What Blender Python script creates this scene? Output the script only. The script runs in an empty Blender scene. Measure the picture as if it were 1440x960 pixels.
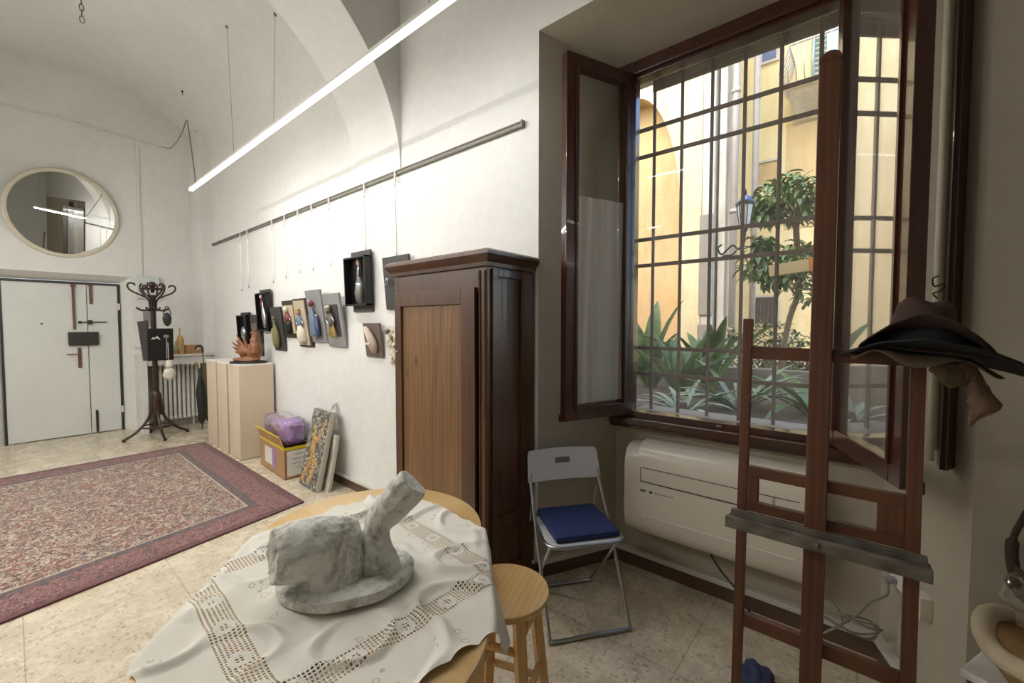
import bpy, bmesh, math, random
from math import sin, cos, pi, radians as rad, sqrt, atan2
from mathutils import Vector as V, Matrix, Euler, noise
random.seed(7)
SC = bpy.context.scene
COL = SC.collection

# ------------------------------------------------------------------ materials
def srgb(r, g, b):
    f = lambda c: (c/255/12.92) if c/255 <= .04045 else ((c/255+.055)/1.055)**2.4
    return (f(r), f(g), f(b), 1)

class NT:
    def __init__(s, name):
        s.m = bpy.data.materials.new(name); s.m.use_nodes = True
        s.t = s.m.node_tree; s.N = s.t.nodes; s.L = s.t.links
        s.b = s.N['Principled BSDF']; s.out = s.N['Material Output']
    def n(s, typ, **kw):
        x = s.N.new(typ)
        for k, v in kw.items():
            if k in x.inputs.keys() if isinstance(k, str) else False: x.inputs[k].default_value = v
            else: setattr(x, k, v)
        return x
    def l(s, a, b): s.L.new(a, b)
    def coord(s, scale=(1, 1, 1), rot=(0, 0, 0), kind='Object', loc=(0, 0, 0)):
        c = s.n('ShaderNodeTexCoord'); m = s.n('ShaderNodeMapping')
        m.inputs['Scale'].default_value = scale; m.inputs['Rotation'].default_value = rot; m.inputs['Location'].default_value = loc
        s.l(c.outputs[kind], m.inputs['Vector']); return m.outputs[0]
    def noise(s, vec, scale, detail=4, rough=.55, dist=0):
        x = s.n('ShaderNodeTexNoise'); x.inputs['Scale'].default_value = scale
        x.inputs['Detail'].default_value = detail; x.inputs['Roughness'].default_value = rough; x.inputs['Distortion'].default_value = dist
        if vec: s.l(vec, x.inputs['Vector'])
        return x.outputs['Fac']
    def vor(s, vec, scale, feature='F1', out='Distance', rnd=1):
        x = s.n('ShaderNodeTexVoronoi'); x.feature = feature; x.inputs['Scale'].default_value = scale
        x.inputs['Randomness'].default_value = rnd
        if vec: s.l(vec, x.inputs['Vector'])
        return x.outputs[out]
    def ramp(s, fac, stops, interp='LINEAR'):
        x = s.n('ShaderNodeValToRGB'); cr = x.color_ramp; cr.interpolation = interp
        while len(cr.elements) < len(stops): cr.elements.new(.5)
        for e, (p, c) in zip(cr.elements, stops):
            e.position = p; e.color = c if len(c) == 4 else (*c, 1)
        s.l(fac, x.inputs[0]); return x.outputs[0]
    def mix(s, fac, a, b, mode='MIX'):
        x = s.n('ShaderNodeMix'); x.data_type = 'RGBA'; x.blend_type = mode
        for i, v in ((0, fac), (6, a), (7, b)):
            if isinstance(v, (int, float)): x.inputs[i].default_value = v
            elif isinstance(v, (tuple, list)): x.inputs[i].default_value = v
            else: s.l(v, x.inputs[i])
        return x.outputs[2]
    def math(s, op, a, b=None, clamp=False):
        x = s.n('ShaderNodeMath'); x.operation = op; x.use_clamp = clamp
        for i, v in ((0, a), (1, b)):
            if v is None: continue
            if isinstance(v, (int, float)): x.inputs[i].default_value = v
            else: s.l(v, x.inputs[i])
        return x.outputs[0]
    def bump(s, h, strength=.3, dist=.01):
        x = s.n('ShaderNodeBump'); x.inputs['Strength'].default_value = strength; x.inputs['Distance'].default_value = dist
        s.l(h, x.inputs['Height']); s.l(x.outputs[0], s.b.inputs['Normal'])
    def col(s, c):
        if isinstance(c, tuple): s.b.inputs['Base Color'].default_value = c
        else: s.l(c, s.b.inputs['Base Color'])
    def set(s, **k):
        for a, v in k.items(): s.b.inputs[a.replace('_', ' ')].default_value = v

M = {}
def plain(name, c, rough=.5, metal=0, var=.06, nscale=12, bump=0, **kw):
    t = NT(name); v = t.coord(); f = t.noise(v, nscale)
    lo = tuple(max(0, x*(1-var*2)) for x in c[:3])+(1,); hi = tuple(min(1, x*(1+var)) for x in c[:3])+(1,)
    t.col(t.mix(f, lo, hi)); t.set(Roughness=rough, Metallic=metal)
    for a, x in kw.items(): t.b.inputs[a.replace('_', ' ')].default_value = x
    if bump: t.bump(t.noise(v, nscale*4, 3), bump, .004)
    M[name] = t.m; return t.m

def plaster(name, c, bump=.25, blot=.05):
    t = NT(name); v = t.coord()
    a = t.noise(v, 1.3, 5); b = t.noise(v, 14, 5)
    f = t.math('ADD', t.math('MULTIPLY', a, .6), t.math('MULTIPLY', b, .4))
    lo = tuple(x*(1-blot*2.2) for x in c[:3])+(1,)
    base = t.ramp(f, [(.3, lo), (.62, c)])
    t.col(base); t.set(Roughness=.75)
    t.bump(t.math('ADD', t.noise(v, 26, 6, .6), t.math('MULTIPLY', t.noise(v, 5, 3), 2.0)), bump, .006)
    M[name] = t.m
plaster('wall', srgb(228, 227, 222))
plaster('vault', srgb(228, 224, 215), .15)
plaster('jamb', srgb(172, 163, 144), .2)  # same paint as the wall, darkened so the colour carries the niche shade

def wood(name, dark, light, scale=(1, 1, 1), ring=7, rough=.4, dist=5, knots=False, coat=0):
    # grain runs along local Z unless scale says otherwise
    t = NT(name); v = t.coord(scale=scale)
    n1 = t.noise(v, ring, 5, .6, dist*.1)
    w = t.n('ShaderNodeTexWave'); w.wave_type = 'BANDS'; w.bands_direction = 'X'
    w.inputs['Scale'].default_value = ring*.9; w.inputs['Distortion'].default_value = dist; w.inputs['Detail'].default_value = 3
    t.l(v, w.inputs['Vector'])
    f = t.math('ADD', t.math('MULTIPLY', n1, .82), t.math('MULTIPLY', w.outputs['Fac'], .18))
    c = t.ramp(f, [(.25, dark), (.75, light)])
    if knots:
        k = t.vor(t.coord(scale=(9, 0, 4.0)), 1.0)
        kk = t.ramp(k, [(.06, (1, 1, 1)), (.16, (0, 0, 0))])
        kk = t.math('MULTIPLY', kk, .8)
        c = t.mix(kk, c, tuple(x*.45 for x in dark[:3])+(1,))
    t.col(c); t.set(Roughness=rough); t.b.inputs['Coat Weight'].default_value = coat
    t.bump(f, .08, .002); M[name] = t.m
GZ = (1, 1, .08); GX = (.08, 1, 1); GY = (1, .08, 1)
wood('wardrobe', srgb(56, 34, 19), srgb(98, 62, 36), (3, 3, .25), 6, .36, 4, coat=.15)
wood('pine_panel', srgb(96, 66, 40), srgb(140, 104, 66), (2.2, 2.2, .22), 5, .42, 9, knots=True, coat=.05)
wood('table_oak', srgb(208, 168, 108), srgb(232, 198, 140), (.25, 3, 3), 5, .32, 3, coat=.25)
wood('stool_oak', srgb(212, 168, 102), srgb(234, 196, 134), (4, .5, .8), 4, .35, 3, coat=.2)
wood('window_wood', srgb(46, 23, 15), srgb(76, 38, 25), (3, 3, .3), 6, .28, 4, coat=.4)
wood('easel_wood', srgb(70, 40, 24), srgb(106, 62, 38), (3, 3, .3), 6, .45, 4)
wood('easel_bar', srgb(70, 40, 24), srgb(106, 62, 38), (.3, 3, 3), 6, .45, 4)
wood('window_bar', srgb(46, 23, 15), srgb(76, 38, 25), (.3, 3, 3), 6, .28, 4, coat=.4)
wood('easel_tray', srgb(56, 50, 42), srgb(120, 112, 100), (.5, 3, 3), 8, .6, 6)
wood('bentwood', srgb(36, 22, 16), srgb(64, 38, 28), (2, 2, .5), 5, .3, 3)
wood('carved_wood', srgb(96, 58, 38), srgb(166, 112, 74), (2, 2, 1), 9, .45, 5)
wood('plinth', srgb(204, 186, 160), srgb(216, 200, 176), (2, 2, .2), 3, .6, 2)
plain('plinth_top', srgb(236, 232, 224), .5)
wood('raw_wood', srgb(176, 136, 88), srgb(206, 168, 116), (2, 2, .5), 6, .5, 3)
plain('white_paint', srgb(222, 221, 214), .4, var=.03)
plain('door_paint', srgb(214, 216, 210), .38, var=.05, nscale=3)
plain('radiator_paint', srgb(226, 224, 214), .4)
plain('grey_box', srgb(196, 202, 202), .45)
plain('ac_plastic', srgb(214, 206, 190), .28, var=.01)
plain('black_line', srgb(22, 20, 19), .6)
plain('steel', srgb(168, 170, 172), .28, 1.0, var=.02)
plain('dark_metal', srgb(66, 66, 62), .45, .7)
plain('rust_bar', srgb(112, 80, 68), .6, .2, nscale=40, var=.15)
plain('iron', srgb(108, 92, 80), .75, 0, nscale=30, var=.12)
plain('rail_metal', srgb(122, 118, 108), .45, .6)
plain('chair_plastic', srgb(196, 196, 196), .35, var=.02)
plain('blue_fabric', srgb(34, 47, 90), .9, bump=.4, nscale=60)
plain('blue_cloth', srgb(50, 56, 84), .9, bump=.4, nscale=50)
plain('black_gloss', srgb(18, 17, 17), .3)
plain('charcoal', srgb(62, 60, 58), .5)
plain('taupe', srgb(104, 92, 84), .6)
plain('grey_board', srgb(140, 138, 138), .6, bump=.1)
plain('beige_board', srgb(188, 172, 148), .6)
plain('dark_frame', srgb(60, 50, 40), .5)
plain('pale_clay', srgb(206, 186, 170), .7, bump=.3)
plain('silver', srgb(178, 180, 180), .25, .9, nscale=50, var=.2)
plain('blue_paint', srgb(56, 68, 106), .35)
plain('pale_blue', srgb(110, 126, 148), .35)
plain('red_paint', srgb(124, 58, 56), .4)
plain('yellow_paint', srgb(186, 160, 96), .5)
plain('green_paint', srgb(118, 116, 78), .4)
plain('cream', srgb(214, 206, 184), .6)
plain('skin_clay', srgb(190, 150, 120), .6)
plain('cardboard', srgb(176, 138, 98), .8, bump=.1)
plain('paper', srgb(222, 218, 208), .7, var=.02)
plain('yellow_tape', srgb(214, 196, 40), .35)
plain('lilac', srgb(168, 134, 190), .5, nscale=20, var=.15, bump=.5)
plain('ink', srgb(90, 90, 96), .7)
plain('canvas_back', srgb(186, 180, 166), .8)
plain('baseboard_dark', srgb(96, 74, 58), .5)
plain('baseboard_white', srgb(204, 200, 190), .4)
plain('hat_brown', srgb(66, 46, 38), .95, bump=.7, nscale=50)
plain('hat_black', srgb(30, 30, 32), .95, bump=.5, nscale=50)
plain('hat_lining', srgb(84, 68, 46), .9, bump=.3, nscale=40)
plain('scarf', srgb(112, 88, 68), .9, bump=.5, nscale=60, var=.2)
plain('straw', srgb(168, 130, 82), .85, bump=1, nscale=60, var=.25)
plain('straw_pale', srgb(206, 190, 160), .85, bump=.8, nscale=60)
plain('umbrella_cloth', srgb(38, 36, 36), .6)
plain('umbrella_green', srgb(92, 84, 58), .7)
plain('bag_plastic', srgb(216, 210, 196), .3)
plain('mirror_frame', srgb(208, 200, 180), .4)
plain('cable_grey', srgb(128, 122, 110), .5)
plain('cable_black', srgb(40, 38, 36), .5)
plain('stone', srgb(150, 140, 122), .85, bump=.6, nscale=14, var=.15)
plain('soil', srgb(112, 98, 78), .95, bump=.8, nscale=20, var=.3)
plain('pipe', srgb(176, 164, 150), .6, nscale=8, var=.12)
plain('shutter_green', srgb(120, 142, 132), .6)
plain('bark', srgb(122, 100, 76), .9, bump=.8, nscale=30)
plain('orange_paint', srgb(216, 124, 50), .6)
plain('pale_wood', srgb(206, 182, 130), .7)
plain('lantern_metal', srgb(60, 58, 58), .5, .3)
plain('lantern_glass', srgb(214, 214, 210), .2)
plain('lantern_blue', srgb(80, 96, 168), .3)
plain('window_dark', srgb(96, 104, 130), .25)
plain('grate', srgb(120, 104, 92), .8)
plain('ledge_marble', srgb(226, 222, 212), .35)

def facade(name, c, lo):
    t = NT(name); v = t.coord()
    f = t.noise(v, .9, 6, .65); g = t.noise(t.coord(scale=(3, 3, .6)), 2.2, 6, .7)
    a = t.ramp(t.math('ADD', t.math('MULTIPLY', f, .5), t.math('MULTIPLY', g, .5)), [(.36, lo), (.6, c)])
    sp = t.ramp(t.noise(v, 9, 3), [(.66, (0, 0, 0)), (.72, (1, 1, 1))])
    t.col(t.mix(t.math('MULTIPLY', sp, .35), a, srgb(190, 170, 130))); t.set(Roughness=.9)
    t.bump(t.noise(v, 18, 5), .5, .02); M[name] = t.m
facade('facade_pale', srgb(230, 212, 166), srgb(212, 188, 136))
facade('facade_yellow', srgb(234, 214, 164), srgb(224, 194, 128))
facade('facade_orange', srgb(214, 182, 128), srgb(194, 158, 104))
facade('facade_grey', srgb(214, 204, 184), srgb(176, 162, 140))

def mk_leafmat(name, a, b):
    t = NT(name); v = t.coord(); f = t.noise(v, 6, 3)
    t.col(t.ramp(f, [(.3, a), (.7, b)])); t.set(Roughness=.32)
    t.b.inputs['Subsurface Weight'].default_value = 0
    M[name] = t.m
mk_leafmat('leaf', srgb(70, 96, 50), srgb(132, 158, 84))
mk_leafmat('leaf_dark', srgb(56, 78, 44), srgb(104, 128, 70))
mk_leafmat('leaf_pale', srgb(130, 148, 110), srgb(182, 190, 150))

# glass
def glass(name, tint=(1, 1, 1, 1), rough=0.0, refl=.5, dirt=0.0):
    t = NT(name)
    for x in (t.b,): t.N.remove(x)
    tr = t.n('ShaderNodeBsdfTransparent'); tr.inputs[0].default_value = tint
    gl = t.n('ShaderNodeBsdfGlossy'); gl.inputs['Roughness'].default_value = rough
    fr = t.n('ShaderNodeLayerWeight'); fr.inputs['Blend'].default_value = .5
    f = t.math('MULTIPLY', t.math('ADD', .043, t.math('MULTIPLY', t.math('POWER', fr.outputs['Facing'], 5), .957)), refl, True)
    ms = t.n('ShaderNodeMixShader'); t.l(f, ms.inputs[0]); t.l(tr.outputs[0], ms.inputs[1]); t.l(gl.outputs[0], ms.inputs[2])
    o = ms.outputs[0]
    if dirt:
        d = t.n('ShaderNodeBsdfDiffuse'); d.inputs[0].default_value = srgb(215, 208, 195)
        tl = t.n('ShaderNodeBsdfTranslucent'); tl.inputs[0].default_value = srgb(225, 220, 210)
        a = t.n('ShaderNodeAddShader'); t.l(d.outputs[0], a.inputs[0]); t.l(tl.outputs[0], a.inputs[1])
        nz = t.noise(t.coord(scale=(4, 4, .7)), 1.6, 6, .7)
        ff = t.math('MULTIPLY', t.ramp(nz, [(.35, (.25, .25, .25)), (.75, (1, 1, 1))]), dirt)
        m2 = t.n('ShaderNodeMixShader'); t.l(ff, m2.inputs[0]); t.l(o, m2.inputs[1]); t.l(a.outputs[0], m2.inputs[2]); o = m2.outputs[0]
    t.l(o, t.out.inputs[0]); M[name] = t.m
glass('glass', refl=1.0)
glass('window_glass', refl=.15, dirt=.06)
glass('leaf_glass', refl=3.4, dirt=.10)
glass('film', refl=3.0, rough=.12, dirt=.12, tint=(.96, .96, .97, 1))
glass('bottle_glass', refl=3, rough=.05, tint=(.8, .88, .9, 1), dirt=.15)

t = NT('mirror'); t.col((.82, .83, .82, 1)); t.set(Metallic=1, Roughness=.01); M['mirror'] = t.m
def emis(name, c, s):
    t = NT(name); t.b.inputs['Base Color'].default_value = (.8, .8, .8, 1)
    t.b.inputs['Emission Color'].default_value = c; t.b.inputs['Emission Strength'].default_value = s; M[name] = t.m
emis('led', (1, .98, .93, 1), 6)

# curtain: translucent lace voile
t = NT('voile'); t.N.remove(t.b)
tr = t.n('ShaderNodeBsdfTransparent'); df = t.n('ShaderNodeBsdfDiffuse'); df.inputs[0].default_value = srgb(226, 222, 214)
tl = t.n('ShaderNodeBsdfTranslucent'); tl.inputs[0].default_value = srgb(226, 222, 214)
ad = t.n('ShaderNodeAddShader'); t.l(df.outputs[0], ad.inputs[0]); t.l(tl.outputs[0], ad.inputs[1])
ms = t.n('ShaderNodeMixShader'); ms.inputs[0].default_value = .33
t.l(tr.outputs[0], ms.inputs[1]); t.l(ad.outputs[0], ms.inputs[2]); t.l(ms.outputs[0], t.out.inputs[0]); M['voile'] = t.m

# floor: beige terrazzo-like marble tiles
t = NT('floor'); v = t.coord()
n1 = t.noise(v, 5, 6, .65); n2 = t.noise(v, 40, 4, .6)
base = t.ramp(n1, [(.3, srgb(190, 177, 152)), (.7, srgb(216, 205, 182))])
fw_ = t.n('ShaderNodeTexNoise'); fw_.inputs['Scale'].default_value = 38; t.l(v, fw_.inputs['Vector'])
fm = t.n('ShaderNodeVectorMath'); fm.operation = 'MULTIPLY_ADD'; t.l(fw_.outputs['Color'], fm.inputs[0]); fm.inputs[1].default_value = (.045, .045, .0); t.l(t.coord(scale=(1, 1.5, 1)), fm.inputs[2])
ch = t.vor(fm.outputs[0], 42)
chc = t.vor(fm.outputs[0], 42, out='Color')
s = t.n('ShaderNodeSeparateColor'); t.l(chc, s.inputs[0])
dark = t.math('MULTIPLY', t.math('GREATER_THAN', s.outputs[0], .66), t.math('LESS_THAN', ch, .38))
base = t.mix(t.math('MULTIPLY', dark, .42), base, srgb(112, 98, 84))
lite = t.math('MULTIPLY', t.math('LESS_THAN', s.outputs[0], .25), t.math('LESS_THAN', ch, .4))
base = t.mix(t.math('MULTIPLY', lite, .22), base, srgb(232, 224, 206))
vein = t.ramp(t.noise(t.coord(scale=(1.2, .5, 1), rot=(0, 0, .5)), 7, 8, .7, 1.5), [(.46, (0, 0, 0)), (.5, (1, 1, 1)), (.54, (0, 0, 0))])
base = t.mix(t.math('MULTIPLY', vein, .28), base, srgb(150, 130, 108))
br = t.n('ShaderNodeTexBrick'); br.offset = 0; br.inputs['Scale'].default_value = 1; br.inputs['Brick Width'].default_value = .6
br.inputs['Row Height'].default_value = .6; br.inputs['Mortar Size'].default_value = .0028; br.inputs['Mortar Smooth'].default_value = .2
t.l(v, br.inputs['Vector'])
base = t.mix(t.math('MULTIPLY', br.outputs['Fac'], .5), base, srgb(128, 112, 92))
t.col(base); t.set(Roughness=.24); t.l(t.math('ADD', .16, t.math('MULTIPLY', n1, .22)), t.b.inputs['Roughness']); M['floor'] = t.m

# rug: coordinates in UV metres, u along the short way (0 at right edge), v along length (0 at far edge)
t = NT('rug'); uvn = t.n('ShaderNodeUVMap'); uvn.uv_map = 'UVMap'
sp = t.n('ShaderNodeSeparateXYZ'); t.l(uvn.outputs[0], sp.inputs[0]); U, W = sp.outputs[0], sp.outputs[1]
RW, RL = 2.2, 2.95
du = t.math('MINIMUM', U, t.math('SUBTRACT', RW, U)); dv = t.math('MINIMUM', W, t.math('SUBTRACT', RL, W))
d = t.math('MINIMUM', du, dv)
mp = t.n('ShaderNodeMapping'); t.l(uvn.outputs[0], mp.inputs[0]); vec = mp.outputs[0]
nn = t.n('ShaderNodeTexNoise'); nn.inputs['Scale'].default_value = 9; t.l(vec, nn.inputs['Vector'])
mv = t.n('ShaderNodeVectorMath'); mv.operation = 'MULTIPLY_ADD'; t.l(nn.outputs['Color'], mv.inputs[0]); mv.inputs[1].default_value = (.12, .12, .12); t.l(vec, mv.inputs[2]); wv = mv.outputs[0]
e1 = t.vor(wv, 15, 'DISTANCE_TO_EDGE'); e2 = t.vor(wv, 34, 'DISTANCE_TO_EDGE'); c1 = t.vor(wv, 15, out='Color'); f1 = t.vor(wv, 15); f5 = t.vor(wv, 5.2, rnd=.6)
sc = t.n('ShaderNodeSeparateColor'); t.l(c1, sc.inputs[0])
cream, red, wine, slate, brown = srgb(188, 174, 154), srgb(124, 62, 62), srgb(92, 48, 52), srgb(78, 70, 74), srgb(96, 72, 60)
fld = t.ramp(sc.outputs[0], [(0, brown), (.3, slate), (.5, red), (.74, brown), (.9, cream)], 'CONSTANT')
ring = t.math('LESS_THAN', f1, .42); ring2 = t.math('GREATER_THAN', f1, .17)
nz = t.n('ShaderNodeTexNoise'); nz.inputs['Scale'].default_value = 30; nz.inputs['Detail'].default_value = 2; nz.inputs['Distortion'].default_value = 1.4; t.l(vec, nz.inputs['Vector'])
vine = t.ramp(nz.outputs['Fac'], [(0, slate), (.36, brown), (.44, red), (.48, cream), (.60, cream), (.63, brown)], 'CONSTANT')
fld = t.mix(t.math('MULTIPLY', ring, .8), vine, fld)
fld = t.mix(t.math('MULTIPLY', t.math('LESS_THAN', t.math('ABSOLUTE', t.math('SUBTRACT', f1, .2)), .045), .8), fld, cream)
fld = t.mix(t.math('MULTIPLY', t.math('LESS_THAN', e2, .045), .7), fld, brown)
ros = t.ramp(f5, [(0, srgb(190, 150, 140)), (.1, wine), (.17, cream), (.22, red), (.3, red), (.33, cream)], 'CONSTANT')
fld = t.mix(t.math('LESS_THAN', f5, .34), fld, t.mix(.45, ros, fld))
b1 = t.vor(wv, 8.5, rnd=.35)
bord = t.ramp(b1, [(0, srgb(170, 134, 120)), (.08, wine), (.16, srgb(160, 124, 112)), (.2, slate), (.3, srgb(132, 88, 84)), (.34, red), (.45, wine)], 'CONSTANT')
bv = t.ramp(nz.outputs['Fac'], [(0, slate), (.38, wine), (.45, srgb(176, 140, 128)), (.5, srgb(112, 62, 64)), (.56, srgb(166, 126, 116)), (.61, wine)], 'CONSTANT')
bord = t.mix(t.math('GREATER_THAN', b1, .34), bord, bv)
bord = t.mix(t.math('MULTIPLY', t.noise(vec, 60, 3), .3), bord, wine)
small = t.ramp(t.vor(vec, 22, rnd=.1), [(0, cream), (.18, slate), (.3, red), (.5, brown)], 'CONSTANT')
prof = t.ramp(t.math('MULTIPLY', d, 2.0), [(0, (0, 0, 0)), (.03, (.3, .3, .3)), (.13, (.6, .6, .6)), (.55, (.3, .3, .3)), (.68, (1, 1, 1))], 'CONSTANT')
isF = t.math('GREATER_THAN', d, .345); isB = t.math('MULTIPLY', t.math('GREATER_THAN', d, .07), t.math('LESS_THAN', d, .27))
inner = t.math('MULTIPLY', t.math('GREATER_THAN', d, .265), t.math('LESS_THAN', d, .345))
guard = t.mix(t.math('MULTIPLY', t.math('GREATER_THAN', nz.outputs['Fac'], .5), .5), t.mix(inner, wine, slate), srgb(130, 96, 92))
c = t.mix(isB, guard, bord); c = t.mix(isF, c, fld)
line = t.math('LESS_THAN', t.math('ABSOLUTE', t.math('SUBTRACT', d, .343)), .006)
c = t.mix(line, c, cream); c = t.mix(t.math('LESS_THAN', d, .018), c, wine)
c = t.mix(t.math('MULTIPLY', t.noise(vec, 120, 2), .4), c, t.mix(.5, c, srgb(60, 45, 45)))
t.col(c); t.set(Roughness=.95); t.b.inputs['Sheen Weight'].default_value = .2
t.bump(t.noise(vec, 300, 2), .5, .003); M['rug'] = t.m

# lace tablecloth
t = NT('lace_cloth'); uvn = t.n('ShaderNodeUVMap'); uvn.uv_map = 'UVMap'
sp = t.n('ShaderNodeSeparateXYZ'); t.l(uvn.outputs[0], sp.inputs[0]); U, W = sp.outputs[0], sp.outputs[1]
au, aw = t.math('ABSOLUTE', U), t.math('ABSOLUTE', W); mx = t.math('MAXIMUM', au, aw)
band = t.math('MULTIPLY', t.math('GREATER_THAN', mx, .275), t.math('LESS_THAN', mx, .345))
P_ = 1/.0092
fu = t.math('FRACT', t.math('MULTIPLY', U, P_)); fw = t.math('FRACT', t.math('MULTIPLY', W, P_))
hole = t.math('MULTIPLY', t.math('GREATER_THAN', fu, .42), t.math('GREATER_THAN', fw, .42))
# solid little flowers in the lace, evenly spaced
q = .128
cu = t.math('ABSOLUTE', t.math('SUBTRACT', t.math('FRACT', t.math('ADD', t.math('MULTIPLY', U, 1/q), .5)), .5))
cw = t.math('ABSOLUTE', t.math('SUBTRACT', t.math('FRACT', t.math('ADD', t.math('MULTIPLY', W, 1/q), .5)), .5))
mid = t.math('LESS_THAN', t.math('ABSOLUTE', t.math('SUBTRACT', mx, .31)), .017)
along = t.math('ADD', t.math('MULTIPLY', cu, t.math('GREATER_THAN', aw, au)), t.math('MULTIPLY', cw, t.math('GREATER_THAN', au, aw)))
dx_ = t.math('SUBTRACT', mx, .31); dy_ = t.math('MULTIPLY', along, q)
dd_ = t.math('SQRT', t.math('ADD', t.math('MULTIPLY', dx_, dx_), t.math('MULTIPLY', dy_, dy_)))
fl = t.math('LESS_THAN', dd_, .024); pet = t.math('LESS_THAN', dd_, .011)
hole = t.math('MULTIPLY', hole, t.math('SUBTRACT', 1, t.math('MULTIPLY', fl, t.math('SUBTRACT', 1, pet)), True))
hole = t.math('MULTIPLY', hole, band)
# embroidered sprays: thin grey thread outlines in patches
mp = t.n('ShaderNodeMapping'); t.l(uvn.outputs[0], mp.inputs[0]); vec = mp.outputs[0]
f = t.vor(vec, 34, rnd=.8); rg = t.math('LESS_THAN', t.math('ABSOLUTE', t.math('SUBTRACT', f, .32)), .035)
half = t.math('GREATER_THAN', t.noise(vec, 30, 2), .5)
pt = t.math('LESS_THAN', t.vor(vec, 7.5, rnd=.5), .36)
emb = t.math('MULTIPLY', rg, pt)
emb = t.math('MULTIPLY', emb, t.math('SUBTRACT', 1, band))
emb = t.math('MULTIPLY', emb, t.math('GREATER_THAN', mx, .17))
base = t.mix(t.noise(vec, 3, 4), srgb(214, 208, 194), srgb(230, 226, 214))
base = t.mix(t.math('MULTIPLY', emb, .5), base, srgb(134, 126, 116))
t.col(base); t.set(Roughness=.85); t.bump(t.noise(vec, 260, 2), .25, .002)
tr = t.n('ShaderNodeBsdfTransparent'); ms = t.n('ShaderNodeMixShader')
t.l(hole, ms.inputs[0]); t.l(t.b.outputs[0], ms.inputs[1]); t.l(tr.outputs[0], ms.inputs[2]); t.l(ms.outputs[0], t.out.inputs[0]); M['lace_cloth'] = t.m

# plaster sculpture
t = NT('cast_plaster'); v = t.coord()
a = t.noise(v, 9, 8, .7, .8); b = t.noise(v, 40, 6, .7)
f = t.math('ADD', t.math('MULTIPLY', a, .65), t.math('MULTIPLY', b, .35))
t.col(t.ramp(f, [(.34, srgb(104, 102, 92)), (.42, srgb(172, 170, 158)), (.53, srgb(226, 225, 217))])); t.set(Roughness=.7)
t.bump(t.math('ADD', a, t.math('MULTIPLY', b, .6)), .7, .01); M['cast_plaster'] = t.m
# pebble mosaic
t = NT('mosaic'); v = t.coord(scale=(1, 1, 1.5))
vc = t.vor(v, 26, out='Color'); ve = t.vor(v, 26, 'DISTANCE_TO_EDGE'); s2 = t.n('ShaderNodeSeparateColor'); t.l(vc, s2.inputs[0])
col = t.ramp(s2.outputs[0], [(0, srgb(96, 92, 88)), (.25, srgb(150, 146, 136)), (.5, srgb(178, 172, 160)), (.75, srgb(120, 116, 110))], 'CONSTANT')
t.col(t.mix(t.math('LESS_THAN', ve, .06), col, srgb(60, 56, 52))); t.set(Roughness=.4)
t.bump(ve, .8, .01); M['mosaic'] = t.m
t = NT('mosaic_amber'); v = t.coord(scale=(1, 1, 1.5)); vc = t.vor(v, 40, out='Color'); ve = t.vor(v, 40, 'DISTANCE_TO_EDGE')
s2 = t.n('ShaderNodeSeparateColor'); t.l(vc, s2.inputs[0])
t.col(t.mix(t.math('LESS_THAN', ve, .05), t.ramp(s2.outputs[1], [(0, srgb(214, 160, 84)), (.5, srgb(220, 190, 116)), (1, srgb(200, 140, 78))]), srgb(90, 60, 40))); t.set(Roughness=.4); t.bump(ve, .8, .01); M['mosaic_amber'] = t.m

# ------------------------------------------------------------------ mesh helpers
def box(bm, c, s, rot=None, taper=None, bevel=0):
    """box centred at c with full sizes s"""
    vs = []
    for dz in (-.5, .5):
        for dy in (-.5, .5):
            for dx in (-.5, .5):
                k = taper if (taper and dz < 0) else 1
                p = V((dx*s[0]*k, dy*s[1]*k, dz*s[2]))
                if rot is not None: p = rot @ p
                vs.append(bm.verts.new(p+V(c)))
    fs = [bm.faces.new([vs[i] for i in q]) for q in ((0, 2, 3, 1), (4, 5, 7, 6), (0, 1, 5, 4), (2, 6, 7, 3), (0, 4, 6, 2), (1, 3, 7, 5))]
    if bevel:
        es = list({e for f in fs for e in f.edges})
        bmesh.ops.bevel(bm, geom=es, offset=bevel, segments=2, profile=.6, affect='EDGES')
def bx(bm, x0, x1, y0, y1, z0, z1, bevel=0):
    box(bm, ((x0+x1)/2, (y0+y1)/2, (z0+z1)/2), (abs(x1-x0), abs(y1-y0), abs(z1-z0)), bevel=bevel)
def beam(bm, a, b, w, h, up=(0, 0, 1), bevel=0, taper=None):
    a, b = V(a), V(b); d = b-a; L = d.length; z = d.normalized(); u = V(up)
    if abs(z.dot(u)) > .98: u = V((0, 1, 0))
    x = u.cross(z).normalized(); y = z.cross(x)
    R = Matrix((x, y, z)).transposed()
    box(bm, (a+b)/2, (w, h, L), R, taper, bevel)
def tube(bm, pts, r, n=8, cap=True, closed=False):
    pts = [V(p) for p in pts]; rings = []; m = len(pts); nx = None
    rr = r if isinstance(r, (list, tuple)) else [r]*m
    for i, p in enumerate(pts):
        if closed: d = pts[(i+1) % m]-pts[i-1]
        else: d = pts[min(i+1, m-1)]-pts[max(i-1, 0)]
        if d.length < 1e-9: d = V((0, 0, 1))
        d.normalize()
        if nx is None: nx = d.orthogonal().normalized()
        else:
            nx = nx-d*nx.dot(d)
            nx = nx.normalized() if nx.length > 1e-6 else d.orthogonal().normalized()
        ny = d.cross(nx)
        rings.append([bm.verts.new(p+(nx*cos(2*pi*k/n)+ny*sin(2*pi*k/n))*rr[i]) for k in range(n)])
    for i in range(m if closed else m-1):
        A, B = rings[i], rings[(i+1) % m]
        for k in range(n): bm.faces.new((A[k], A[(k+1) % n], B[(k+1) % n], B[k]))
    if cap and not closed:
        bm.faces.new(rings[0][::-1]); bm.faces.new(rings[-1])
    return rings
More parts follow.
